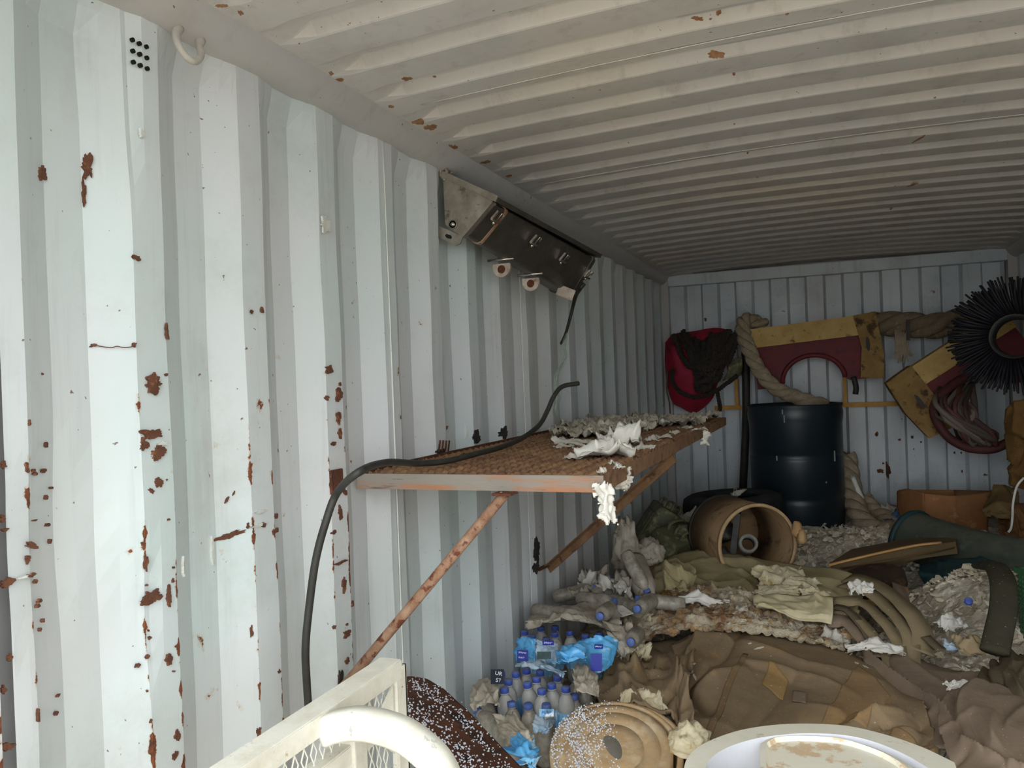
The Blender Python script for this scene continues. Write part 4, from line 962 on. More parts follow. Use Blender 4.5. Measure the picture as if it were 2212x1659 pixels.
film('plastic_film', (((1020, 1490, 2.02), (1050, 1462, 2.08), (1080, 1470, 2.05)), ((1015, 1515, 1.95), (1048, 1490, 1.98), (1078, 1495, 1.97)), ((1020, 1540, 1.9), (1050, 1525, 1.9), (1080, 1525, 1.9))), 34, 34, .014, 90, M_FILMD, 'dusty film over the wall side of the opened pack', .07)
film('plastic_film', (((1060, 1540, 1.86), (1110, 1545, 1.84), (1150, 1580, 1.8)), ((1070, 1565, 1.8), (1115, 1572, 1.76), (1150, 1600, 1.74)), ((1085, 1600, 1.72), (1125, 1605, 1.7), (1160, 1625, 1.68))), 40, 36, .016, 91, M_FILMD, 'dusty grey film lying below the opened pack towards the rusty plate', .07)
# print on the films
def flat_text(txt, c, size, rightv, upv, mat, parent, name='printed_letters'):
    cu = bpy.data.curves.new('t', 'FONT'); cu.body = txt; cu.size = size; cu.align_x = 'CENTER'; cu.align_y = 'CENTER'; cu.extrude = .0004
    tmp = bpy.data.objects.new('t', cu); COL.objects.link(tmp); dg = bpy.context.evaluated_depsgraph_get(); me = tmp.evaluated_get(dg).to_mesh()
    rv = rightv.normalized(); uv = (upv - rv * upv.dot(rv)).normalized(); nv = rv.cross(uv)
    V = [Vector(c) + rv * v.co.x + uv * v.co.y + nv * v.co.z for v in me.vertices]; Fc = [tuple(p.vertices) for p in me.polygons]
    tmp.evaluated_get(dg).to_mesh_clear(); bpy.data.objects.remove(tmp); bpy.data.curves.remove(cu)
    return obj(name, V, Fc, mat, parent, smooth=False)
M_WHITE = simple('white_print', '#e9edf2', bump=0, rough=.4); M_INK = simple('black_print', '#1c2130', bump=0, rough=.4)
def card(px0, py0, px1, py1, Y, mat, name, parent=None, th=.001, bend=0.):
    q = [at(px0, py0, Y), at(px1, py0, Y), at(px1, py1, Y - .01), at(px0, py1, Y - .01)]
    return prism(q, (0, .002, 0))
def printed(px0, py0, px1, py1, Y, mat, txt, tm, label, ang=0., size=.02):
    th_ = thing('film_print', at((px0 + px1) / 2, py1, Y), label, 'label')
    obj('label_panel', *card(px0, py0, px1, py1, Y, mat, ''), mat, th_, smooth=False)
    for t, dx, dy in txt:
        flat_text(t, at((px0 + px1) / 2 + dx, (py0 + py1) / 2 + dy, Y - .009), size, _r * math.cos(ang) + _u * math.sin(ang), _u * math.cos(ang) - _r * math.sin(ang), tm, th_)
printed(1172, 1384, 1196, 1394, 2.16, M_NAVY, (('SPRING', 0, 0),), M_WHITE, 'small navy SPRING panel on the silvery film of the wrapped pack', -.06, .0085)
printed(1284, 1392, 1302, 1402, 2.12, M_NAVY, (('SPRING', 0, 0),), M_WHITE, 'small navy SPRING panel on the blue corner film of the wrapped pack', -.05, .0065)
printed(1276, 1412, 1300, 1450, 2.10, M_NAVY, (), M_WHITE, 'large plain navy rectangle on the blue corner film of the wrapped pack')
printed(1117, 1404, 1140, 1428, 2.16, M_NAVY, (('SPRING', 0, -6), ('WATER', 0, 5)), M_WHITE, 'navy lettered panel low on the light blue film by the wall', -.1, .008)
printed(1160, 1408, 1190, 1424, 2.14, simple('dark_green_print', '#23343a', '#3f5a55', 40, .4), (), M_WHITE, 'dark green printed picture on the front film of the wrapped pack')
printed(1060, 1446, 1088, 1478, 1.98, M_INK, (('UR', 3, -7), ('ST', 3, 8)), M_WHITE, 'black film scrap with white letters UR ST beside the bottle caps', -.2, .017)
printed(1165, 1532, 1196, 1548, 1.87, M_LABEL, (('PURE', 0, 0),), simple('blue_print', '#2f63b8', bump=0), 'pale blue bottle label with barcode in front of the opened pack', -.08, .012)
for k in range(7):
    p = at(1178 + k * 2.4, 1540, 1.857); obj('barcode_bar', *bar(p, p + Vector((0, 0, .013)), .0012, .0006), M_INK, bpy.data.objects['film_print.006'], smooth=False)
# folded white paper triangle between the bottles
tag(obj('paper_sheet', *prism([at(x, y, Y) for x, y, Y in ((1293, 1296, 2.75), (1312, 1306, 2.7), (1345, 1308, 2.68), (1368, 1324, 2.6), (1342, 1332, 2.58), (1318, 1318, 2.62))], (0, .004, -.004)), M_PAPERW, smooth=False), 'stiff white folded paper triangle among the loose bottles', 'paper')
# dusty plastic bags and wadding lumps against the wall
M_BAG = simple('dusty_bag', '#a69a88', '#bdb3a3', 12, .7, 0, .4, 40, c3='#7f7362', sc3=20)
tag(obj('plastic_bag', *lump(at(1352, 1200, 3.35), .055, .06, .15, 3, .35, 2.6, 4), M_BAG), 'upright dusty crumpled plastic bag under the far shelf brace', 'bag')
tag(obj('plastic_bag', *lump(at(1402, 1200, 3.4), .06, .06, .07, 5, .35, 2.6, 4), M_BAG), 'round dusty paper ball beside the upright plastic bag', 'paper')
tag(obj('dusty_bottle', *tube([at(1372, 1215, 3.2), at(1385, 1250, 3.05), at(1398, 1285, 2.92)], lambda t: .05 if t < .8 else .05 - .02 * (t - .8) / .2, 16, 6), M_BAG), 'big dusty plastic bottle leaning from the bag to the bottle pile', 'bottle')
for i, (x, y, Y) in enumerate(((1270, 1258, 3.1), (1345, 1262, 3.0), (1350, 1278, 2.9), (1255, 1290, 2.9), (1310, 1272, 3.0), (1290, 1250, 3.2), (1350, 1400, 2.45), (1345, 1375, 2.5))):
    scrap(x, y, Y, .09, .09, .045, 110 + i, M_BAG if i % 2 else M_PAPER, ('torn tan paper scrap upright near the wall', 'dusty torn film beside the upright bag', 'tan torn paper between loose bottles', 'curled tan scrap at the wall end of the bottles', 'grey torn film in the middle of the loose bottles', 'small torn scrap below the far brace', 'pale torn scrap beside the blue-capped bottle by the canvas', 'torn film above the blue-capped bottle by the canvas')[i], i * .9, .12, 18)

# ------------------------------------------------------------------ tan roll in front
M_TAN = simple('tan_roll', '#bd9f78', '#a88962', 9, .75, 0, .25, 40, c3='#cdb898', sc3=12, lo3=.52, hi3=.7)
M_COREHOLE = simple('core_hole_grey', '#746e64', '#68635a', 12, .5, 0, .1)  # grey painted for the shade inside the roll's hole
rc = at(1325, 1622, 1.72); zz = Vector((0, 0, 1)); toc = (CAM - rc); toc.z = 0; toc.normalize()
axr = (zz * math.cos(math.radians(23)) + toc * math.sin(math.radians(23))).normalized(); RM = axr.to_track_quat('Z', 'Y').to_matrix()
roll = thing('rolled_sheet', rc - axr * .2, 'tan rolled sheet standing on end, snow grains on its top', 'roll')
RR = .172
obj('outer_wrap', *lathe([(RR, -.22), (RR + .002, -.005), (RR - .002, 0), (RR - .012, .001), (RR - .014, -.003), (RR - .015, -.22)], 64, rc + RM @ Vector((.006, 0, 0)), RM), M_TAN, roll)
obj('wound_layers', *lathe([(RR - .018, -.2), (RR - .018, .004), (RR - .03, .006), (.125, .008), (.1235, .0055), (.122, .009), (.080, .0115), (.0788, .0085), (.0775, .012), (.05, .0125), (.03, .012), (.0001, .011)], 64, rc, RM), M_TAN, roll)
tear = []
for k in range(28):
    a = 2 * math.pi * k / 28; w = .023 * math.sin(a) * (1 - .45 * max(0, -math.cos(a))); tear.append(rc + RM @ Vector((0, 0, .015)) + (_r0 * w + (RM @ Vector((0, 0, 0))) ) )
pu = (zz - axr * zz.dot(axr)).normalized(); pr_ = pu.cross(axr).normalized()
tear = [rc + axr * .0135 + pr_ * (.025 * math.sin(a) * (1 - .35 * (1 - math.cos(a)) / 2) + .012 * math.cos(a) * -1) + pu * (.038 * math.cos(a)) for a in [2 * math.pi * k / 28 for k in range(28)]]
obj('painted_core_hole', *join((tear + [rc + axr * .019], [(i, (i + 1) % 28, 28) for i in range(28)]), prism(tear, -axr * .01)), M_COREHOLE, roll)  # grey teardrop added in place of the oval hole, its shade painted
# loose outer layer on the right
lay = []
for k in range(25):
    a = math.radians(-75 + 150 * k / 24); rr = RR + .004 + .022 * math.cos(a) ** 2; lay.append(rc + pr_ * math.cos(a) * rr + pu * math.sin(a) * rr)
V = []; Fc = []
for p in lay: V += [p - axr * .004, p - axr * .2]
Fc = [(2 * i, 2 * i + 1, 2 * i + 3, 2 * i + 2) for i in range(24)]
obj('loose_layer', *solidify(V, Fc, .012), M_TAN, roll)
tag(obj('cream_foam_wad', *lump(at(1492, 1608, 1.80), .052, .05, .05, 9, .3, 3.2, 4), M_FOAM), 'cream foam wad wedged between the tan roll and the white basin', 'foam')
M_SNOW = simple('snow', '#dfe1e6', '#c9ccd4', 30, .6, 0, .2)
def grains(name, pts_fn, n, seed, label, smin=.0014, smax=.0034):
    r = random.Random(seed); V, Fc = [], []
    for _ in range(n):
        q = pts_fn(r)
        if q is None: continue
        p, nn = q; s = r.uniform(smin, smax); b = len(V); a, c = frame_of(nn)
        V += [p + a * s + c * s * r.uniform(-.4, .4), p - a * s * .6 + c * s, p - a * s * .5 - c * s * .9, p + nn * s * 1.2]
        Fc += [(b, b + 1, b + 3), (b + 1, b + 2, b + 3), (b + 2, b, b + 3), (b, b + 2, b + 1)]
    tag(obj(name, V, Fc, M_SNOW, smooth=False), label, 'snow', kind='stuff')
def roll_pt(r):
    a = r.uniform(0, 6.283); q = RR * math.sqrt(r.random()) * .95; x, y = math.cos(a) * q, math.sin(a) * q
    p = rc + pr_ * x + pu * y + axr * .012
    dens = sstep(.04, -.08, x) * (.25 + .75 * sstep(-.05, .3, nz(x * 25, y * 25, 0, 2) + .12))
    if r.random() > dens: return None
    return p, axr
grains('snow_grains', roll_pt, 4200, 3, 'white snow grains strewn over the top of the tan roll')

# ------------------------------------------------------------------ rusty curved plate
M_RP = simple('rusty_plate', '#4a2a1a', '#6a3d22', 7, .8, .1, .3, 60, stretch=(1, 1, 1), c3='#2c1a12', sc3=12, lo3=.5, hi3=.62)
rows = (((872, 1462, 1.62), (915, 1464, 1.66), (960, 1490, 1.66), (1010, 1535, 1.62), (1060, 1588, 1.58), (1140, 1672, 1.5)),
        ((868, 1500, 1.50), (905, 1510, 1.52), (945, 1540, 1.51), (990, 1582, 1.48), (1035, 1630, 1.44), (1105, 1705, 1.38)),
        ((862, 1555, 1.38), (895, 1570, 1.38), (930, 1598, 1.37), (970, 1640, 1.34), (1010, 1685, 1.3), (1070, 1750, 1.25)),
        ((858, 1620, 1.28), (885, 1640, 1.27), (915, 1670, 1.26), (950, 1710, 1.23), (985, 1750, 1.2), (1040, 1810, 1.15)))
rp = obj('curved_plate', *patch(G(*rows), 60, 40, lambda u, v, p: .003 * nz(u * 9, v * 9), .006), M_RP); tag(rp, 'rust-brown curved steel plate with snow, behind the white frame', 'metal plate')
_GP = grid(G(*rows), 40, 40)
def plate_pt(r):
    i, j = r.randrange(40), r.randrange(40); u, v = i / 40, j / 40
    p = _GP[j][i].lerp(_GP[j + 1][i + 1], r.random()) + Vector((r.uniform(-.008, .008), r.uniform(-.008, .008), 0)); nn = (_GP[j][i + 1] - _GP[j][i]).cross(_GP[j + 1][i] - _GP[j][i]).normalized(); nn = nn if nn.z > 0 else -nn
    band = max(math.exp(-((v - .16) / .1) ** 2), .8 * math.exp(-((v - .48) / .14) ** 2))
    if r.random() > band * (.3 + .7 * sstep(-.1, .25, nz(u * 16, v * 12, 0, 3))) * sstep(0, .12, u): return None
    return p + nn * .003, nn
grains('snow_grains', plate_pt, 4600, 5, 'white snow grains lying along the rusty curved plate')

# ------------------------------------------------------------------ white steel cage frame in the corner
M_WSTEEL = NT('chipped_white_steel')
_c = M_WSTEEL.mix(M_WSTEEL.step(M_WSTEEL.noise(12, 6, .7), .45, .7), lin('#e4e0d2'), lin('#d2cbb8'))
_c = M_WSTEEL.mix(M_WSTEEL.step(M_WSTEEL.noise(18, 7, .7, M_WSTEEL.map((1, 1, 1), (2, 8, 3))), .62, .66), _c, lin('#b5b3ad')); _c = M_WSTEEL.mix(M_WSTEEL.step(M_WSTEEL.noise(26, 6, .7), .68, .71), _c, lin('#a2703f'))
M_WSTEEL.bump(M_WSTEEL.noise(40, 6, .7), .3, .004); M_WSTEEL = M_WSTEEL.out(_c, .5)
FX = -.80
pT = atx(866, 1440, FX); pN = atx(530, 1680, FX); ztop = pT.z; yF = pT.y
cage = thing('cage_frame', (FX, yF - .3, .0), 'white painted steel cage frame with mesh and a curved hoop, before the pipe brace', 'frame')
yN = min(pN.y, yF - .45) - .25
obj('top_rail', *join(box((FX - .022, (yF + yN) / 2, ztop + .012), .044, yF - yN, .005, bev=.001), box((FX, (yF + yN) / 2, ztop - .004), .005, yF - yN, .034, bev=.001)), M_WSTEEL, cage, smooth=False)
obj('corner_post', *join(box((FX - .002, yF - .0, ztop / 2), .006, .036, ztop), box((FX - .016, yF + .016, ztop / 2), .034, .005, ztop)), M_WSTEEL, cage, smooth=False)
obj('lower_rail', *join(box((FX - .004, (yF + yN) / 2 - .02, ztop - .092), .005, yF - yN - .06, .030), box((FX - .018, (yF + yN) / 2 - .02, ztop - .077), .030, yF - yN - .06, .004)), M_WSTEEL, cage, smooth=False)
ym = atx(775, 1600, FX).y
obj('middle_post', *box((FX - .01, ym, ztop - .32), .03, .040, .52, bev=.003), M_WSTEEL, cage, smooth=False)
obj('corner_gusset', *prism([(FX - .012, yF - .02, ztop - .03), (FX - .012, yF - .02, ztop - .16), (FX - .012, yF - .10, ztop - .09)], (.004, 0, 0)), M_WSTEEL, cage, smooth=False)
mesh_parts = []
for k in range(26):
    y = yN + .05 + (yF - yN - .06) * k / 26
    for s in (-1, 1):
        pts = [(FX - .02, y + s * (.0085 * (-1) ** i), ztop - .02 - i * .035) for i in range(24)]; mesh_parts.append(tube(pts, .0016, 4, 0))
tag(obj('mesh_infill', *join(*mesh_parts), M_WSTEEL, cage), kind='stuff')
# hoop: flat curved bar springing from the side panel
Yh = atx(707, 1576, FX + .004).y
hp = [at(x, y, Yh) for x, y in ((700, 1579), (725, 1569), (760, 1563), (800, 1565), (840, 1575), (878, 1591), (912, 1616), (941, 1645), (962, 1685), (975, 1740))]
Q = cr(hp, 6); V, Fc = [], []
for i, p in enumerate(Q):
    d = (Q[min(i + 1, len(Q) - 1)] - Q[max(i - 1, 0)]).normalized(); n_ = d.cross(Vector((0, 1, 0))).normalized()
    for a, b in ((-1, -.8), (-.8, -1), (.8, -1), (1, -.8), (1, .8), (.8, 1), (-.8, 1), (-1, .8)): V.append(p + n_ * a * .023 + Vector((0, 1, 0)) * b * .018)
for i in range(len(Q) - 1):
    for k in range(8): Fc.append((i * 8 + k, i * 8 + (k + 1) % 8, (i + 1) * 8 + (k + 1) % 8, (i + 1) * 8 + k))
Fc += [tuple(reversed(range(8))), tuple((len(Q) - 1) * 8 + k for k in range(8))]
obj('hoop', V, Fc, M_WSTEEL, cage)

# ------------------------------------------------------------------ white plastic basin in front
M_WPLAST = simple('white_plastic', '#f1ebda', '#e8e1cd', 10, .45, 0, .08, 40, c3='#cfc4ae', sc3=25, lo3=.64, hi3=.70)
M_WIN = simple('clean_white_plastic', '#dadae2', '#e0e0e6', 6, .35, 0, .03)
M_SEATST = simple('stained_plastic', '#efe8d4', '#dcbf9a', 16, .55, 0, .1, 40, lo=.52, hi=.58, c3='#f0ebdc', sc3=9, lo3=.56, hi3=.6)
BZ = .80
outer = [atz(x, y, BZ) for x, y in ((1476, 1690), (1480, 1648), (1500, 1620), (1540, 1597), (1600, 1577), (1670, 1566), (1745, 1563), (1830, 1568), (1910, 1586), (1990, 1613), (2062, 1647))]
inner = [atz(x, y, BZ) for x, y in ((1522, 1690), (1526, 1652), (1545, 1630), (1580, 1611), (1630, 1596), (1690, 1587), (1750, 1584), (1825, 1588), (1890, 1603), (1955, 1630), (2010, 1662))]
outer = cr(outer, 4); inner = cr(inner, 4)
cen = atz(1770, 1790, BZ)
def front(pts): return [pts[-1].lerp(cen + (cen - p) * .55, 1.0) for p in pts]
ring_o = outer + [Vector((outer[-1].x, outer[-1].y - .10, BZ)), Vector((outer[-1].x - .10, outer[-1].y - .26, BZ)), Vector((cen.x, cen.y - .16, BZ)), Vector((outer[0].x + .06, outer[0].y - .16, BZ))]
ring_i = inner + [Vector((inner[-1].x - .0, inner[-1].y - .08, BZ)), Vector((inner[-1].x - .08, inner[-1].y - .20, BZ)), Vector((cen.x, cen.y - .11, BZ)), Vector((inner[0].x + .04, inner[0].y - .12, BZ))]
basin = thing('plastic_basin', (cen.x, cen.y, .3), 'white plastic basin with a wide rim and raised stained middle, in front', 'basin')
n = len(ring_o)
V = [p for p in ring_o] + [p for p in ring_i] + [p + Vector((0, 0, -.45)) for p in ring_o] + [p.lerp(cen, .06) + Vector((0, 0, -.16)) for p in ring_i]
Fc = []
for i in range(n):
    k = (i + 1) % n; Fc += [(i, k, n + k, n + i), (i, 2 * n + i, 2 * n + k, k), (n + i, n + k, 3 * n + k, 3 * n + i)]
Fc.append(tuple(3 * n + i for i in range(n)))
obj('basin_shell', V, Fc, M_WPLAST, basin, smooth=False, mats=((M_WPLAST, M_WIN), [(0, 0, 1)[j % 3] for j in range(3 * n)] + [1]))
bl = cr([atz(x, y, BZ - .005) for x, y in ((1642, 1690), (1642, 1614), (1650, 1602), (1672, 1592), (1740, 1590), (1820, 1596), (1900, 1620), (1960, 1650), (2010, 1690))], 3)
bl += [Vector((bl[-1].x - .06, bl[-1].y - .16, BZ - .005)), Vector((bl[0].x, bl[0].y - .13, BZ - .005))]
bc_ = sum(bl, Vector()) / len(bl); n = len(bl)
top = [p.lerp(bc_, .10) + Vector((0, 0, .004)) for p in bl]
V = [p + Vector((0, 0, -.15)) for p in bl] + bl + top + [p.lerp(bc_, .14) - Vector((0, 0, .006)) for p in bl]
Fc = []
for i in range(n):
    k = (i + 1) % n; Fc += [(i, k, n + k, n + i), (n + i, n + k, 2 * n + k, 2 * n + i), (2 * n + i, 2 * n + k, 3 * n + k, 3 * n + i)]
Fc.append(tuple(3 * n + i for i in range(n)))
obj('raised_middle', V, Fc, M_WPLAST, basin, smooth=False, mats=((M_WPLAST, M_SEATST), [(0, 0, 1)[j % 3] for j in range(3 * n)] + [1]))

# ------------------------------------------------------------------ things at the back
M_DRUM = simple('dark_blue_drum', '#18242c', '#1e2b34', 6, .38, 0, .05, 30, c3='#3a4448', sc3=26, lo3=.70, hi3=.73)
dc = at(1720, 1000, 5.33); dz = .46
drum = thing('plastic_drum', (dc.x, 5.33, dz), 'tall open blue-black plastic drum standing against the end wall', 'drum')
pf = [(.0001, .01), (.27, .0), (.285, .02), (.285, .06), (.278, .08), (.288, .10), (.292, .28), (.292, .30), (.284, .315), (.292, .33), (.294, .56), (.294, .58), (.286, .595), (.294, .61), (.294, .80), (.300, .83), (.302, .87), (.296, .90), (.302, .915), (.300, .925), (.285, .925), (.282, .90), (.280, .40), (.27, .05), (.0001, .04)]
obj('drum_body', *lathe(pf, 48, (dc.x, 5.33, dz)), M_DRUM, drum)
M_SCRATCH = simple('pale_scratch', '#8a8f8c', bump=0)
for (x, y, h) in ((1690, 890, 10), (1694, 905, 16), (1678, 990, 10), (1803, 985, 22), (1785, 1042, 4)):
    p = at(x, y, 5.033); obj('scratch', *box(p, .008, .004, h * .003, bev=.001), M_SCRATCH, drum, smooth=False)
# tyre
M_TYRE = simple('old_tyre', '#15181a', '#1f2324', 12, .8, 0, .3, 60, dust='#3a3d3a')
tc = at(1585, 1112, 4.82); tr = [(.17, .02), (.19, 0), (.26, 0), (.295, .02), (.305, .06), (.305, .13), (.295, .165), (.26, .185), (.20, .185), (.172, .165), (.17, .14), (.21, .15), (.25, .13), (.262, .09), (.25, .05), (.21, .03)]
tag(obj('tyre', *lathe(tr, 56, (tc.x, 4.82, .665), Matrix.Rotation(math.radians(-3), 3, 'Y'), close=True), M_TYRE), 'black tyre lying flat beside the blue-black drum', 'tyre')
scrap(1587, 1072, 4.53, .03, .02, .06, 130, M_PAPER, 'small pale scrap stuck on the black tyre', .3, .1, 12)
# fibre drum on its side
M_FIB = simple('fibre_board', '#8a6d4e', '#a1835f', 8, .75, 0, .2, 50, stretch=(.3, 1, 1), c3='#4f3a29', sc3=10, lo3=.55, hi3=.68)
M_FIBR = simple('fibre_rim', '#c9aa80', '#b08f66', 20, .6, 0, .1)
fc = at(1637, 1178, 3.72); fax = Vector((.50, -.86, .02)).normalized(); FM = fax.to_track_quat('Z', 'Y').to_matrix(); fr_ = .196
fz = max(.20, heap(fc.x, fc.y) + fr_ - .03)
fd_ = thing('fibre_drum', (fc.x, fc.y, fc.z - fr_), 'brown fibreboard drum lying on its side, open end full of scrap', 'drum')
obj('drum_shell', *lathe([(fr_ - .006, 0), (fr_, 0), (fr_, -.40), (fr_ - .006, -.40)], 56, fc, FM, close=True), M_FIB, fd_)
obj('rim', *lathe([(fr_ - .009, .004), (fr_ + .006, .004), (fr_ + .007, -.012), (fr_, -.016), (fr_ - .008, -.012)], 56, fc, FM, close=True), M_FIBR, fd_)
obj('bottom_band', *lathe([(fr_ - .004, -.405), (fr_ + .005, -.405), (fr_ + .005, -.385), (fr_ - .004, -.385)], 56, fc, FM, close=True), M_DARK, fd_)
obj('drum_base', *lathe([(.0001, -.39), (fr_ - .006, -.39), (fr_ - .006, -.395), (.0001, -.395)], 40, fc, FM), M_FIB, fd_)
M_GREYMET = simple('grey_scrap_metal', '#5d5d5a', '#474643', 12, .5, .4, .1)
q = fc - fax * .16
tag(obj('pipe_fitting', *lathe([(.032, 0), (.045, 0), (.045, .11), (.032, .11)], 22, q + Vector((.02, -.05, -.02)), Matrix.Rotation(.5, 3, 'Y') @ Matrix.Rotation(1.2, 3, 'X'), close=True), simple('white_pipe', '#8d8a84', '#6d6a64', 15)), 'pale open pipe fitting inside the fibre drum', 'pipe')
tag(obj('scrap_bar', *bar(q + Vector((-.06, 0, -.13)), q + Vector((-.02, -.02, .14)), .045, .03), M_GREYMET, smooth=False), 'dark upright metal bar inside the fibre drum', 'metal bar')
tag(obj('scrap_block', *box(q + Vector((.05, -.08, -.13)), .09, .06, .08, Matrix.Rotation(.3, 3, 'Y'), .008), simple('grey_block', '#6f6d65', '#5a5850', 12)), 'grey block at the mouth of the fibre drum', 'block')
tag(obj('scrap_lump', *lump(q + Vector((-.11, -.03, -.10)), .05, .06, .06, 6, .3), M_GREYMET), 'dark grey scrap lump low inside the fibre drum', 'metal')
tag(obj('scrap_lump', *lump(q + Vector((-.10, .02, .02)), .05, .06, .07, 8, .35), M_BLACK), 'black scrap lump inside the fibre drum behind the upright bar', 'metal')
# soft pale glove-like scrap by the rim
tag(obj('foam_offcut', *join(lump(at(1722, 1150, 3.75), .025, .03, .05, 2, .2), lump(at(1732, 1165, 3.73), .022, .03, .045, 4, .2)), simple('tan_foam', '#b08a5e', '#c39c6e', 15)), 'tan foam offcut beside the rim of the fibre drum', 'foam')
# jerry cans
M_OLIVE = simple('worn_olive_paint', '#6a684e', '#585640', 10, .6, 0, .15, 40, c3='#938e68', sc3=22, lo3=.52, hi3=.62)
def jerry(c, rot, label):
    o = thing('jerry_can', c, label, 'can'); R = rot
    obj('can_body', *box(c, .17, .30, .26, R, .025), M_OLIVE, o)
    for s in (-1, 1): obj('pressed_panel', *box(Vector(c) + R @ Vector((s * .086, 0, -.01)), .008, .22, .17, R, .003), M_OLIVE, o)
    for s in (-.05, 0, .05): obj('carry_handle', *tube([Vector(c) + R @ Vector(p) for p in ((s, -.06, .12), (s, -.05, .165), (s, .05, .165), (s, .06, .12))], .009, 8, 4), M_OLIVE, o)
    obj('spout_cap', *lathe([(.0001, .17), (.03, .17), (.032, .165), (.032, .12)], 18, c, R @ Matrix.Translation((0, -.10, 0)).to_3x3()), M_OLIVE, o)
jerry(at(1420, 1140, 4.35), Matrix.Rotation(.35, 3, 'Z') @ Matrix.Rotation(.6, 3, 'Y'), 'worn olive jerry can leaning against the corner of the wall')
jerry(at(1455, 1192, 4.05), Matrix.Rotation(-.5, 3, 'Z') @ Matrix.Rotation(.5, 3, 'Y'), 'dark olive jerry can lying lower, against the fibre drum')
scrap(1485, 1130, 4.45, .16, .2, .05, 140, M_PAPER, 'pale torn sheet hanging behind the jerry cans', .5, .1, 26)
# yellow rail on the end wall
M_YEL = simple('yellow_paint', '#d29a3a', '#bd862f', 14, .6, 0, .1)
yr = thing('yellow_rail', at(1740, 880, 5.83), 'yellow steel rail with two uprights on the end wall', 'rail')
ya_, yb_ = at(1544, 883, 5.82), at(1948, 870, 5.82); ya_.z = yb_.z = (ya_.z + yb_.z) / 2
obj('long_bar', *bar(ya_, yb_, .026, .030), M_YEL, yr, smooth=False)
for x, y0, y1 in ((1592, 812, 880), (1826, 815, 872)): obj('upright', *bar(at(x, y1, 5.84), at(x - 2, y0, 5.84), .024, .03, Vector((0, 1, 0))), M_YEL, yr, smooth=False)
# dark pipe standing by the wall
tag(obj('steel_pipe', *tube([at(1608, 700, 5.74), at(1612, 880, 5.74), at(1604, 1075, 5.74)], .028, 14, 3), M_DARK), 'dark steel pipe standing upright behind the thick rope', 'pipe')
# red bag with dark rope
M_RED = simple('red_fabric', '#a81c38', '#8f142e', 8, .7, 0, .3, 30, c3='#4f0a18', sc3=6, lo3=.55, hi3=.7)
V, Fc = [], []
ol = [(1437, 740), (1455, 722), (1500, 715), (1550, 708), (1580, 722), (1575, 770), (1550, 830), (1540, 860), (1515, 885), (1495, 892), (1470, 880), (1452, 868), (1440, 830), (1436, 780)]
olp = cr([at(x, y, 5.66) for x, y in ol + [ol[0]]], 4)[:-1]; oc = sum(olp, Vector()) / len(olp); nR = 12; n = len(olp)
for side in (-1, 1):
    b = len(V)
    for j in range(nR + 1):
        t = j / nR
        for i, p in enumerate(olp):
            w = p.lerp(oc, t); bul = math.sqrt(max(0, 1 - (1 - t) ** 2)) * .12; V.append(w + Vector((0, side * (bul * (1 if side < 0 else .6)), 0)) + Vector((0, -1, 0)) * (.02 * max(0, ridge(w.x * 9, w.z * 4, 3)) * math.sin(t * 3) if side < 0 else 0))
    for j in range(nR):
        for i in range(n):
            k = (i + 1) % n; q4 = (b + j * n + i, b + j * n + k, b + (j + 1) * n + k, b + (j + 1) * n + i); Fc.append(q4 if side < 0 else q4[::-1])
bag = thing('red_bag', (oc.x, oc.y, at(1495, 892, 5.66).z), 'crumpled red fabric bag hanging in the corner of the end wall', 'bag')
obj('bag_body', V, Fc, M_RED, bag)
obj('drawstring', *tube([at(x, y, 5.56) for x, y in ((1442, 800), (1440, 840), (1446, 870), (1448, 895))], .006, 6, 4), simple('grey_cord', '#5b584c', bump=0), bag)
M_DROPE = simple('dark_rope', '#2b2521', '#39302a', 40, .9, 0, .4, 120)
coil = thing('rope_coil', at(1535, 850, 5.48), 'dark brown rope coil draped over the red bag', 'rope')
rr_ = random.Random(4)
for k in range(20):
    x0 = 1456 + k * 5.5 + rr_.uniform(-4, 4); x1 = 1594 - rr_.uniform(0, 55) ; xm = 1535 + rr_.uniform(-22, 16); yb = 812 + rr_.uniform(-25, 30)
    P_ = [at(x0, 728 - 10 * math.sin(k * .5) + rr_.uniform(-6, 6), 5.50 + .05 * rr_.random()), at(x0 * .6 + xm * .4, 780 + rr_.uniform(-8, 8), 5.46 + .03 * rr_.random()), at(xm - 12, yb - 6, 5.46), at(xm, yb, 5.45), at(xm + 12, yb - 8, 5.46), at(x1 * .6 + xm * .4, 770 + rr_.uniform(-10, 10), 5.47 + .03 * rr_.random()), at(x1, 716 + rr_.uniform(-5, 12), 5.52)]
    obj('rope_turn', *rope3(P_, .023, .06, 7, 3, 6), M_DROPE, coil)
obj('rope_tail', *rope3([at(x, y, 5.45) for x, y in ((1452, 800), (1455, 830), (1475, 850), (1505, 858), (1540, 848), (1570, 828), (1592, 812))], .018, .06, 7, 3, 6), M_DROPE, coil)
obj('rope_tail', *rope3([at(x, y, 5.45) for x, y in ((1548, 840), (1553, 865), (1555, 885), (1545, 898), (1530, 890))], .016, .06, 7, 3, 6), M_DROPE, coil)
# olive cloth between coil and pipe
tarp('olive_cloth', G(((1572, 790, 5.6), (1590, 775, 5.6), (1604, 770, 5.62)), ((1570, 808, 5.58), (1588, 800, 5.56), (1604, 795, 5.6)), ((1560, 822, 5.58), (1582, 816, 5.56), (1602, 810, 5.6))), 14, 14, folds(2, 2, .02, 61), M_OLIVE, 'small olive cloth tucked between the rope coil and the dark pipe', None, .01, 'cloth')
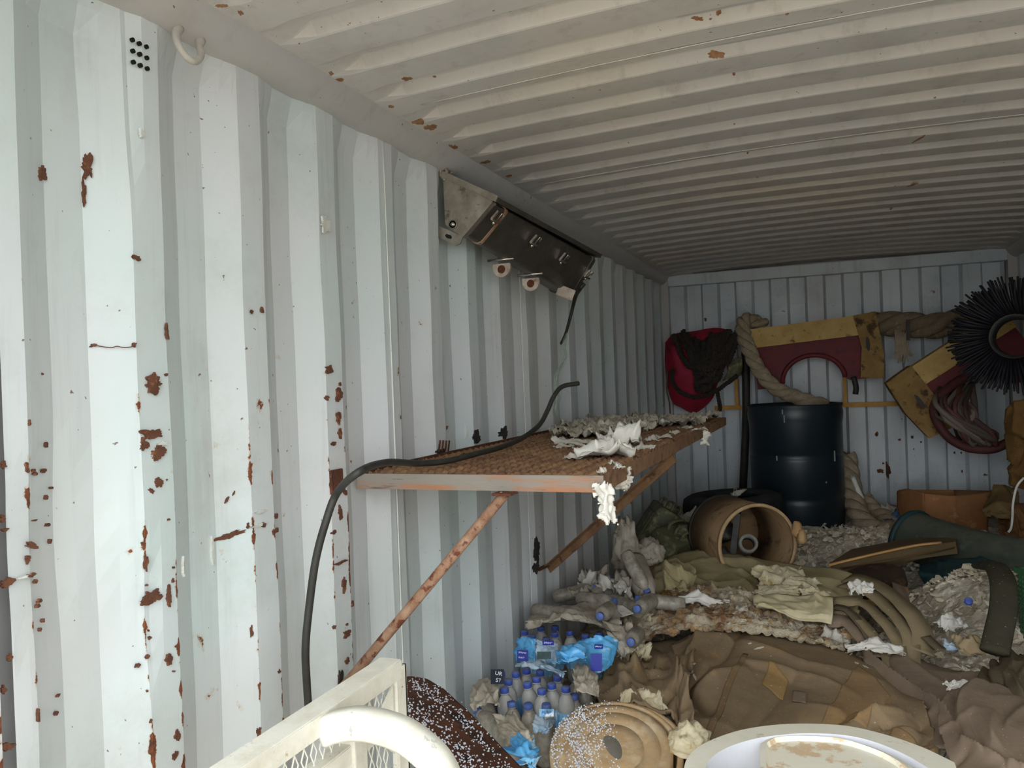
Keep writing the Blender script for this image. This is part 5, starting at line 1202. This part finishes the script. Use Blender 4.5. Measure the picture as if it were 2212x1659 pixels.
# thick laid rope hanging in a curve
M_HEMP = simple('old_hemp', '#b5a48c', '#9c8a70', 18, .95, 0, .5, 90, c3='#c9baa3', sc3=30)
M_HEMPD = simple('dark_hemp', '#8f7d68', '#7c6b57', 16, .95, 0, .6, 60, c3='#a5937b', sc3=24)
tag(obj('thick_rope', *rope3([at(x, y, Y) for x, y, Y in ((1650, 702, 5.72), (1612, 690, 5.62), (1604, 715, 5.52), (1618, 755, 5.46), (1640, 800, 5.42), (1675, 838, 5.40), (1725, 860, 5.40), (1785, 878, 5.42))], .052, .26, 12, 3, 10), M_HEMP), 'thick twisted pale rope curving down across the red and yellow panel', 'rope')
rope3b = obj('rope_bundle', *rope3([at(x, y, Y) for x, y, Y in ((1880, 700, 5.72), (1950, 700, 5.66), (2010, 705, 5.64), (2060, 695, 5.66), (2110, 690, 5.7))], .085, .55, 12, 4, 10, .5), M_HEMPD); tag(rope3b, 'frayed brown rope bundle along the end wall between the two panels', 'rope')
fb = []
for k in range(34):
    r_ = random.Random(k); x0 = 1945 + r_.uniform(-12, 14); fb.append(tube([at(x0, 715 + r_.uniform(-4, 6), 5.58), at(x0 + r_.uniform(-2, 6), 745, 5.55), at(x0 + r_.uniform(-8, 14), 770 + r_.uniform(-6, 18), 5.55)], .0035, 5, 3))
fo = obj('frayed_end', *join(*fb), M_HEMP); tag(fo, 'frayed tassel of rope fibres hanging below the rope bundle', 'rope', kind='stuff')
hk = thing('wall_hook', at(1962, 735, 5.6), 'dark steel hooks holding the rope bundle', 'hook')
for x in (1961, 2069): obj('hook_bar', *bar(at(x, 690, 5.53), at(x + 1, 735, 5.53), .02, .012, Vector((0, 1, 0))), M_DARK, hk, smooth=False)
# rope coil beside the drum
tag(obj('thick_rope', *rope3([at(x, y, Y) for x, y, Y in ((1828, 985, 5.62), (1836, 1040, 5.5), (1845, 1085, 5.36), (1862, 1125, 5.2), (1895, 1150, 5.1), (1928, 1148, 5.08))], .07, .30, 12, 3, 10), M_HEMP), 'thick pale rope slumped down beside the drum', 'rope')
tag(obj('thick_rope', *rope3([at(x, y, Y) for x, y, Y in ((1865, 1075, 5.5), (1890, 1105, 5.4), (1915, 1120, 5.3), (1930, 1140, 5.2), (1905, 1165, 5.02), (1868, 1165, 5.0))], .055, .26, 12, 3, 10), M_HEMP), 'loop of thick pale rope at the foot of the slumped rope', 'rope')
tag(obj('white_tube', *tube([at(1842, 1030, 5.42), at(1852, 1055, 5.38), at(1862, 1078, 5.34)], .016, 12, 3), M_PAPERW), 'short white tube leaning on the slumped rope beside the drum', 'tube')
scrap(1938, 1122, 5.25, .16, .1, .03, 150, simple('blue_plastic', '#37578a', '#4c6c9c', 10, .35), 'flat blue plastic wrapper near the cardboard box', .1, .06, name='plastic_wrapper', cat='wrapper')
scrap(1930, 1108, 5.35, .14, .1, .06, 151, M_DUSTPAPER, 'grey crumpled sheet behind the blue wrapper', .4)
# red and yellow panels
M_MAR = simple('maroon_paint', '#7a2628', '#651f24', 8, .65, 0, .15, 30, c3='#35201d', sc3=12, lo3=.58, hi3=.7)
M_YFOAM = simple('yellow_foam', '#d9b878', '#c6a25f', 14, .85, 0, .4, 60, c3='#8a6d42', sc3=18, lo3=.60, hi3=.68)
M_YWOOD = simple('dirty_yellow_end', '#a5854d', '#8a6a3c', 12, .8, 0, .4, 50, c3='#4f3824', sc3=14, lo3=.54, hi3=.64)
def panel(TL, TR, depth_px, Y, end_right, label, tilt_in):
    """curved-cut maroon panel with a yellow padded top and one padded end."""
    a, b = at(*TL, Y), at(*TR, Y); ux = (b - a); ux.y = 0; L = ux.length; ux.normalize(); uz = Vector((-ux.z, 0, ux.x)); uz = uz if uz.z > 0 else -uz; uy = Vector((0, 1, 0))
    o = thing('padded_panel', at((TL[0] + TR[0]) / 2, max(TL[1], TR[1]) + 120, Y), label, 'panel')
    def q(s, h, d=0.): return a + ux * s - uz * h + uy * d
    # maroon plate with arch
    top, bot = .10, .43; c0, c1 = L * .22, L * .74; cm, ra = (c0 + c1) / 2, (c1 - c0) / 2
    arch = [(cm + ra * math.cos(t), bot - .02 - ra * .86 * math.sin(t)) for t in [math.pi * k / 18 for k in range(19)]]
    P2 = [(.0, top), (.02, bot), (c0 - .03, bot)] + [(s, h) for s, h in reversed(arch)] + [(c1 + .03, bot), (L - .02, bot), (L, top)]
    V, Fc = [], []
    # strip triangulation: columns from top edge down to the lower outline
    lower = [(.0, bot), (c0 - .03, bot)] + [(s, h) for s, h in reversed(arch)] + [(c1 + .03, bot), (L, bot)]
    for s, h in lower: V += [q(s, top, 0), q(s, h, .0), q(s, top, .16), q(s, h, .16)]
    for i in range(len(lower) - 1):
        j, k = i * 4, (i + 1) * 4; Fc += [(j, j + 1, k + 1, k), (j + 2, k + 2, k + 3, j + 3), (j + 1, j + 3, k + 3, k + 1), (j, k, k + 2, j + 2)]
    Fc += [(0, 2, 3, 1), (4 * len(lower) - 4, 4 * len(lower) - 3, 4 * len(lower) - 1, 4 * len(lower) - 2)]
    obj('face_plate', V, Fc, M_MAR, o, smooth=False)
    obj('arch_lip', *tube([q(s, h - .004, -.012) for s, h in arch], .016, 8, 0), M_MAR, o)
    obj('top_pad', *prism([q(0, 0, -.045), q(L, 0, -.045), q(L, .135, -.045), q(0, .135, -.045)], uy * .22), M_YFOAM, o, smooth=False)
    s0, s1 = (L - .11, L + .03) if end_right else (-.03, .15)
    obj('end_pad', *prism([q(s0, .0, -.06), q(s1, -.01, -.06), q(s1 + (.02 if end_right else .0), .30, -.06), q(s1 + (0 if end_right else -.0), .44, -.06), q(s0, .42, -.06), q(s0 + (.03 if end_right else -.02), .22, -.06)], uy * .25), M_YWOOD, o, smooth=False)
    e = (s0 + s1) / 2; obj('end_slot', *prism([q(e + .012 * math.cos(t), .20 + .05 * math.sin(t), -.064) for t in [2 * math.pi * k / 14 for k in range(14)]], uy * .01), M_DARK, o, smooth=False)
    obj('latch', *tube([q(c1 + .05 if end_right else c0 - .02, bot - .02, -.02), q(c1 + .06 if end_right else c0 - .04, bot + .05, -.02), q(c1 + .05 if end_right else c0 - .06, bot + .10, -.02)], .018, 8, 3), M_DARK, o)
    return o
panel((1622, 712), (1880, 678), 120, 5.60, True, 'maroon panel with a yellow padded top edge, hung level on the end wall', 0)
panel((1922, 822), (2160, 668), 120, 5.30, False, 'tilted maroon panel with a yellow padded edge, under the black brush', 0)
# black sweeper brush
bc0 = at(2194, 728, 4.5)
brush = thing('round_brush', bc0 - Vector((0, 0, .34)), 'large round black sweeper brush hanging at the right edge', 'brush')
bax = Vector((-.35, -.93, .1)).normalized(); BM = bax.to_track_quat('Z', 'Y').to_matrix()
obj('hub', *lathe([(.10, -.06), (.135, -.06), (.14, 0), (.135, .03), (.10, .03)], 36, bc0, BM, close=True), M_BLACK, brush)
bs = []
for ring, (rin, n_, zz_) in enumerate(((.11, 90, 0), (.10, 80, -.05), (.12, 70, .03))):
    for k in range(n_):
        r_ = random.Random(k + ring * 200); a = 2 * math.pi * (k + r_.random() * .6) / n_; ro = .295 + r_.uniform(-.025, .015)
        p0 = bc0 + BM @ Vector((math.cos(a) * rin, math.sin(a) * rin, zz_)); p1 = bc0 + BM @ Vector((math.cos(a + .1) * ro * .7, math.sin(a + .1) * ro * .7, zz_ + .06)); p2 = bc0 + BM @ Vector((math.cos(a + .12) * ro, math.sin(a + .12) * ro, zz_ + .09 + r_.uniform(-.02, .02)))
        bs.append(tube([p0, p1, p2], lambda t: .009 - .004 * t, 5, 2))
M_BRIS = simple('black_bristle', '#17161d', '#201d26', 20, .6, 0, .1)
tag(obj('bristles', *join(*bs), M_BRIS, brush), kind='stuff')
# bundle of hoses in a maroon net
hb = thing('hose_bundle', at(2080, 960, 5.0), 'bundle of dull red and grey hoses hanging below the tilted panel', 'hose')
hc = at(2095, 885, 5.1); hs = [simple('hose_%d' % i, c, None, rough=.7, bump=.1) for i, c in enumerate(('#5d4a44', '#6e615a', '#4c3835', '#6b4038', '#7d7062', '#5a4e46'))]
for k in range(22):
    r_ = random.Random(k + 50); x0 = 2035 + r_.uniform(-10, 70); y0 = 830 + r_.uniform(-5, 25); xm = 2075 + r_.uniform(-40, 45); x2 = 2110 + r_.uniform(-30, 40)
    obj('hose', *tube([at(x0, y0, 5.24 + .04 * r_.random()), at(xm - 12, 885 + r_.uniform(-15, 15), 5.04 - .05 * r_.random()), at(x2 - 8, 938 + r_.uniform(-14, 14), 5.05 - .04 * r_.random()), at(x2 + 6, 955 + r_.uniform(-12, 8), 5.08)], .010 + .008 * r_.random(), 8, 5), hs[r_.randrange(6)], hb)
obj('net_hoop', *tube([at(x, y, Y) for x, y, Y in ((2130, 800, 5.27), (2062, 828, 5.2), (2018, 880, 5.12), (2040, 935, 5.1), (2085, 965, 5.1), (2140, 970, 5.1), (2180, 955, 5.1))], .028, 10, 6), simple('dull_maroon', '#5b2c2c', '#4a2424', 10), hb)
# brown cloth hanging at the right edge
tarp('hanging_cloth', G(((2172, 885, 4.6), (2195, 868, 4.55), (2225, 860, 4.5), (2280, 850, 4.5)), ((2170, 930, 4.6), (2192, 930, 4.5), (2225, 930, 4.45), (2285, 925, 4.4)), ((2178, 990, 4.6), (2200, 990, 4.52), (2230, 995, 4.45), (2290, 1000, 4.4)), ((2182, 1045, 4.6), (2206, 1055, 4.52), (2236, 1062, 4.45), (2295, 1070, 4.4))), 34, 44, folds(3, 2, .03, 71), mat_cloth('brown_drape', '#6b4f2c', '#5c4326', '#4a361f', '#7a5a32', .65), 'brown cloth hanging at the right edge below the brush', None, .012, 'cloth')
tarp('canvas_sack', G(((2128, 1095, 4.75), (2155, 1052, 4.8), (2185, 1048, 4.8), (2200, 1055, 4.8)), ((2124, 1105, 4.65), (2155, 1085, 4.62), (2185, 1085, 4.62), (2205, 1090, 4.65)), ((2140, 1112, 4.6), (2165, 1120, 4.55), (2190, 1122, 4.55), (2210, 1120, 4.6))), 30, 26, folds(2, 2, .03, 72), mat_cloth('khaki_sack', '#5d4a30', '#6a5638', '#4a3a26', '#7a6038', .7), 'khaki canvas sack on top of the cardboard box', None, .02, 'sack')
tarp('brown_cloth', G(((2150, 1120, 4.7), (2180, 1100, 4.7), (2215, 1085, 4.65), (2270, 1080, 4.6)), ((2160, 1145, 4.55), (2190, 1135, 4.5), (2220, 1130, 4.5), (2280, 1125, 4.45)), ((2165, 1175, 4.45), (2195, 1175, 4.4), (2225, 1175, 4.38), (2285, 1175, 4.35))), 34, 30, folds(3, 3, .05, 73), mat_cloth('umber_cloth', '#5a3f28', '#6b4c30', '#432f1e', '#7d5a38', .65), 'crumpled umber cloth piled beside the cardboard box', None, .01, 'cloth')
tag(obj('white_string', *tube([at(x, y, 4.42) for x, y in ((2212, 1032), (2200, 1045), (2193, 1062), (2188, 1090), (2187, 1115), (2184, 1140), (2178, 1150))], .006, 6, 5), M_PAPERW), 'white string dangling in front of the brown cloth', 'string')
# cardboard box
M_CARD = simple('cardboard', '#a8754a', '#966540', 6, .85, 0, .1, 40, c3='#b98a5c', sc3=10)
cb0, cb1, cb2 = at(1942, 1125, 5.15), at(1992, 1140, 4.95), at(2140, 1132, 5.15)
cbx = thing('cardboard_box', at(2040, 1140, 5.1), 'squashed open cardboard box against the end wall', 'box')
M_CARDI = simple('cardboard_flap', '#b5855a', '#a5754a', 8, .85)
obj('box_side', *patch(G(((1940, 1060, 5.25), (1965, 1056, 5.12), (1996, 1066, 5.0)), ((1940, 1095, 5.25), (1966, 1100, 5.1), (1997, 1108, 4.98)), ((1950, 1125, 5.2), (1972, 1140, 5.08), (1999, 1158, 4.96))), 16, 14, folds(1, 1, .01, 3), .005), M_CARD, cbx)
obj('box_front', *patch(G(((1996, 1066, 5.0), (2060, 1072, 5.02), (2140, 1062, 5.15)), ((1997, 1105, 4.97), (2060, 1108, 4.99), (2138, 1098, 5.1)), ((1999, 1165, 4.94), (2060, 1165, 4.96), (2135, 1150, 5.08))), 24, 18, folds(1.5, 1.5, .016, 5, .1, (((0, .5), (1, .42), .03, .02), ((.5, 0), (.52, 1), .02, .015))), .005), M_CARD, cbx)
obj('box_back', *patch(G(((1942, 1058, 5.27), (2050, 1058, 5.4), (2142, 1060, 5.4)), ((1945, 1120, 5.27), (2050, 1120, 5.4), (2140, 1120, 5.4))), 14, 8, None, .005), M_CARDI, cbx)
obj('box_flap', *patch(G(((2060, 1058, 5.28), (2110, 1060, 5.26), (2142, 1062, 5.2)), ((2062, 1072, 5.04), (2110, 1068, 5.1), (2140, 1063, 5.14))), 12, 8, None, .004), M_CARDI, cbx)
# big olive rubber hose with its open end and a flat strap hose
M_RUBO = simple('olive_rubber', '#4a5045', '#40473f', 8, .7, 0, .15, 30, c3='#5d6257', sc3=14, dust='#6a6b5f', dlo=.5, dhi=1.)
M_TEAL = simple('dark_teal_rubber', '#213c3e', '#294649', 8, .6, 0, .1)
hp_ = [at(x, y, Y) for x, y, Y in ((1972, 1168, 4.45), (2020, 1185, 4.35), (2080, 1205, 4.2), (2150, 1225, 4.05), (2240, 1240, 3.95), (2330, 1250, 3.9))]
hz = thing('wide_hose', (hp_[2].x, hp_[2].y, .45), 'wide olive rubber duct with a dark open mouth, behind the wooden board', 'duct')
v_, f_2 = tube(hp_, .155, 28, 6, cap=False, flat=1.0); obj('duct_skin', *solidify(v_, [tuple(reversed(f)) for f in f_2], -.010), M_RUBO, hz)
d0 = (hp_[1] - hp_[0]).normalized(); obj('mouth_rim', *lathe([(.145, -.012), (.165, -.012), (.168, 0), (.165, .014), (.145, .014)], 32, hp_[0], (-d0).to_track_quat('Z', 'Y').to_matrix(), close=True), M_TEAL, hz)
obj('mouth_liner', *lathe([(.146, .0), (.146, -.25), (.10, -.27), (.0001, -.28)], 30, hp_[0], (-d0).to_track_quat('Z', 'Y').to_matrix()), M_TEAL, hz)
tarp('teal_sheet', G(((1985, 1215, 4.0), (2030, 1205, 3.95), (2100, 1205, 3.85), (2150, 1210, 3.8)), ((1985, 1240, 3.85), (2035, 1240, 3.8), (2100, 1245, 3.7), (2150, 1250, 3.68)), ((2000, 1265, 3.75), (2045, 1272, 3.68), (2100, 1278, 3.6), (2150, 1285, 3.58))), 34, 26, folds(2, 2, .03, 75), M_TEAL, 'dark teal rubber sheet hanging below the wide duct', None, .008, 'sheet')
tag(obj('flat_hose', *tube([at(x, y, Y) for x, y, Y in ((2105, 1228, 3.6), (2145, 1222, 3.25), (2166, 1255, 3.0), (2168, 1310, 2.84), (2158, 1362, 2.74), (2148, 1408, 2.66))], .043, 14, 7, flat=.4), mat_cloth('olive_hose', '#3f3b2c', '#35322a', '#4a4534', '#3b3325', .7)), 'flat olive hose curving down onto the pale wadding', 'hose')
# green plastic crate at the edge
M_GREEN = simple('green_plastic', '#3f6a45', '#355c3c', 14, .5, 0, .1)
gcx = at(2345, 1325, 3.0); gc = thing('green_crate', gcx - Vector((0, 0, .14)), 'green plastic mesh crate at the right edge beside the flat hose', 'crate')
GR = Matrix.Rotation(.35, 3, 'Z')
for s, (cx_, cy_, w_, d_2) in enumerate(((0, -.13, .30, .008), (-.15, 0, .008, .26), (0, .13, .30, .008))):
    grp = []
    for k in range(15):
        if w_ > .1: grp.append(box(gcx + GR @ Vector((-.14 + k * .02, cy_, 0)), .006, .005, .24, GR)); 
        else: grp.append(box(gcx + GR @ Vector((cx_, -.12 + k * .0172, 0)), .005, .006, .24, GR))
        grp.append(box(gcx + GR @ Vector((cx_, cy_, -.115 + k * .0165)), max(w_, .006), max(d_2, .006), .006, GR))
    tag(obj('mesh_side', *join(*grp), M_GREEN, gc, smooth=False), kind='stuff')
obj('top_rim', *join(*[box(gcx + GR @ Vector(c), sx, sy, .022, GR, .003) for c, sx, sy in (((0, -.133, .125), .32, .016), ((0, .133, .125), .32, .016), ((-.153, 0, .125), .016, .28), ((.153, 0, .125), .016, .28))]), M_GREEN, gc, smooth=False)
# wooden board and the piece beneath
M_WOOD = simple('weathered_wood', '#7d6849', '#69563b', 6, .8, 0, .25, 30, stretch=(.15, 1, 1), c3='#6d5a40', sc3=14)
M_WOODF = simple('fresh_split_wood', '#d6a468', '#bd8c52', 8, .8, 0, .3, 40, stretch=(.1, 1, 1))
bd = thing('wooden_board', at(1900, 1230, 3.9), 'weathered wooden board with a split pale front edge, behind the straps', 'board')
tp = [at(x, y, Y) for x, y, Y in ((1792, 1216, 3.70), (1840, 1186, 4.1), (1930, 1172, 4.25), (2020, 1152, 4.35), (2072, 1158, 4.2), (2064, 1170, 3.95), (1930, 1188, 3.80))]
tp = [Vector((p.x, p.y, p.z)) for p in tp]
obj('board_slab', *prism(tp, (.01, .02, -.06)), M_WOOD, bd, smooth=False)
obj('split_edge', *tube([at(x, y, Y) for x, y, Y in ((1790, 1221, 3.685), (1850, 1206, 3.72), (1920, 1190, 3.77), (1980, 1178, 3.83), (2032, 1172, 3.88))], .011, 6, 4, flat=.55), M_WOODF, bd)
obj('under_layer', *prism([at(x, y, Y) for x, y, Y in ((1815, 1226, 3.70), (1930, 1212, 3.78), (2062, 1182, 3.93), (2060, 1190, 4.0), (1930, 1224, 3.86), (1830, 1236, 3.78))], (.02, .1, -.01)), M_WOOD, bd, smooth=False)
ld = thing('round_wooden_lid', at(1900, 1262, 3.5), 'broken round wooden lid under the board', 'lid')
lcn = at(1880, 1256, 3.50); LM = Matrix.Rotation(-.25, 3, 'Y') @ Matrix.Rotation(.15, 3, 'X')
obj('lid_disc', *lathe([(.0001, .02), (.14, .02), (.145, .017), (.145, -.03), (.14, -.035), (.0001, -.035)], 40, lcn, LM), simple('burnt_wood', '#46321f', '#33251a', 10, .85, 0, .3, c3='#6a4a2c', sc3=16), ld)
arc = [lcn + LM @ Vector((.147 * math.cos(t), .147 * math.sin(t), -.03)) for t in [math.radians(d) for d in range(-140, -20, 10)]]
obj('lid_band', *tube(arc, .012, 8, 0, flat=1.2), M_WOODF, ld)
# odd bits on the pale wadding
tag(obj('blue_cap_scrap', *lathe([(.0001, .012), (.012, .012), (.0145, .009), (.0145, 0)], 16, at(2092, 1300, 3.05), Matrix.Rotation(.9, 3, 'X')), M_CAP), 'dark blue bottle cap lying on the pale wadding heap', 'bottle cap')
scrap(2075, 1395, 2.78, .11, .05, .02, 160, M_FILMW, 'torn blue and white wrapper on the pale wadding', .2, .1, name='plastic_wrapper', cat='wrapper')
scrap(2110, 1400, 2.76, .14, .08, .03, 161, simple('tan_card', '#a08a6a', '#b09a78', 12), 'folded tan card beside the end of the flat hose', .1, .08)

# ------------------------------------------------------------------ rust marks on roof and end wall, flakes on the cloth (dropped along the line of sight onto the surface they lie on)
bpy.context.view_layer.update(); _dg = bpy.context.evaluated_depsgraph_get()
def hit(px, py):
    d = _ray(px, py).normalized(); ok, loc, nn, _i, ob, _m = S.ray_cast(_dg, CAM, d)
    return (loc, nn if nn.dot(d) < 0 else -nn, ob) if ok else None
def mark(px, py, w, h, seed, mat, name, parent, ang=0., n=26):
    r = hit(px, py)
    if r is None or (r[2].parent != parent and r[2] != parent): return
    c, nn, _o = r; sc = (c - CAM).dot(_f) / F
    a = (_r - nn * _r.dot(nn)).normalized(); b = nn.cross(a).normalized(); fb = max(.2, abs(_u.dot(b) + (py - H / 2) / F * _f.dot(b))); fa = max(.2, abs(_r.dot(a) - (px - W / 2) / F * _f.dot(a)))
    pts = []
    for k in range(n):
        t = 2 * math.pi * k / n; rr = .85 + .45 * (nz(math.cos(t) * 1.4, math.sin(t) * 1.4, seed) * 1.1 + .7 * nz(math.cos(t) * 4, math.sin(t) * 4, seed) + .4 * nz(math.cos(t) * 11, math.sin(t) * 11, seed))
        x, y = math.cos(t) * rr * w / 2 * sc / fa, math.sin(t) * rr * h / 2 * sc / fb
        pts.append(c + a * (x * math.cos(ang) - y * math.sin(ang)) + b * (x * math.sin(ang) + y * math.cos(ang)))
    V = [p - nn * .003 for p in pts] + [p + nn * .0008 for p in pts]
    obj(name, V, [tuple(range(n, 2 * n))] + [(i, (i + 1) % n, n + (i + 1) % n, n + i) for i in range(n)], mat, parent, smooth=False)
M_ROOFRUST = simple('roof_rust', '#8a5b3d', '#a98462', 40, .9, 0, .3, 90, c3='#5f3a26', sc3=50)
for i, (x, y, w, h) in enumerate(((1540, 20, 14, 12), (1552, 28, 12, 14), (1585, 160, 9, 8), (1700, 30, 8, 6), (880, 170, 22, 9), (938, 165, 10, 5), (845, 230, 12, 8), (905, 262, 34, 14), (930, 275, 30, 12), (978, 318, 22, 14), (520, 28, 14, 10), (480, 12, 26, 8), (1048, 350, 20, 9), (715, 158, 12, 10), (735, 172, 20, 7), (1505, 40, 30, 10), (1545, 118, 40, 20), (1985, 300, 9, 18), (1970, 400, 12, 8), (1615, 330, 5, 6), (1100, 380, 14, 6), (1925, 450, 6, 8))):
    mark(x, y, w, h, i * 1.3 + 400, M_ROOFRUST, 'rust_patch', roof)
for i, (x, y, w, h) in enumerate(((1894, 938, 8, 12), (1902, 1018, 18, 12), (1916, 1014, 8, 7), (1908, 1001, 6, 5), (1970, 944, 7, 8), (1943, 950, 8, 5), (2062, 978, 5, 7), (2076, 978, 5, 5), (2078, 1018, 5, 8), (1974, 970, 4, 4), (1524, 690, 6, 11), (2128, 1026, 10, 5), (1948, 905, 3, 3), (1990, 955, 5, 6))):
    mark(x, y, w, h, i * 1.9 + 500, M_CHIP, 'rust_patch', wall_back)
for i, (x, y, w, h) in enumerate(((1478, 1428, 7, 14), (1490, 1440, 6, 10), (1500, 1434, 7, 5), (1487, 1480, 12, 26), (1500, 1462, 7, 16), (1480, 1468, 7, 8), (1484, 1525, 6, 18), (1500, 1535, 4, 14), (1490, 1552, 12, 16), (1482, 1565, 9, 20), (1870, 1440, 10, 6), (1850, 1432, 8, 4), (1640, 1400, 24, 4), (1620, 1390, 10, 3))):
    mark(x, y, w, h, i * 2.3 + 600, M_PAPERW, 'white_flake', big)
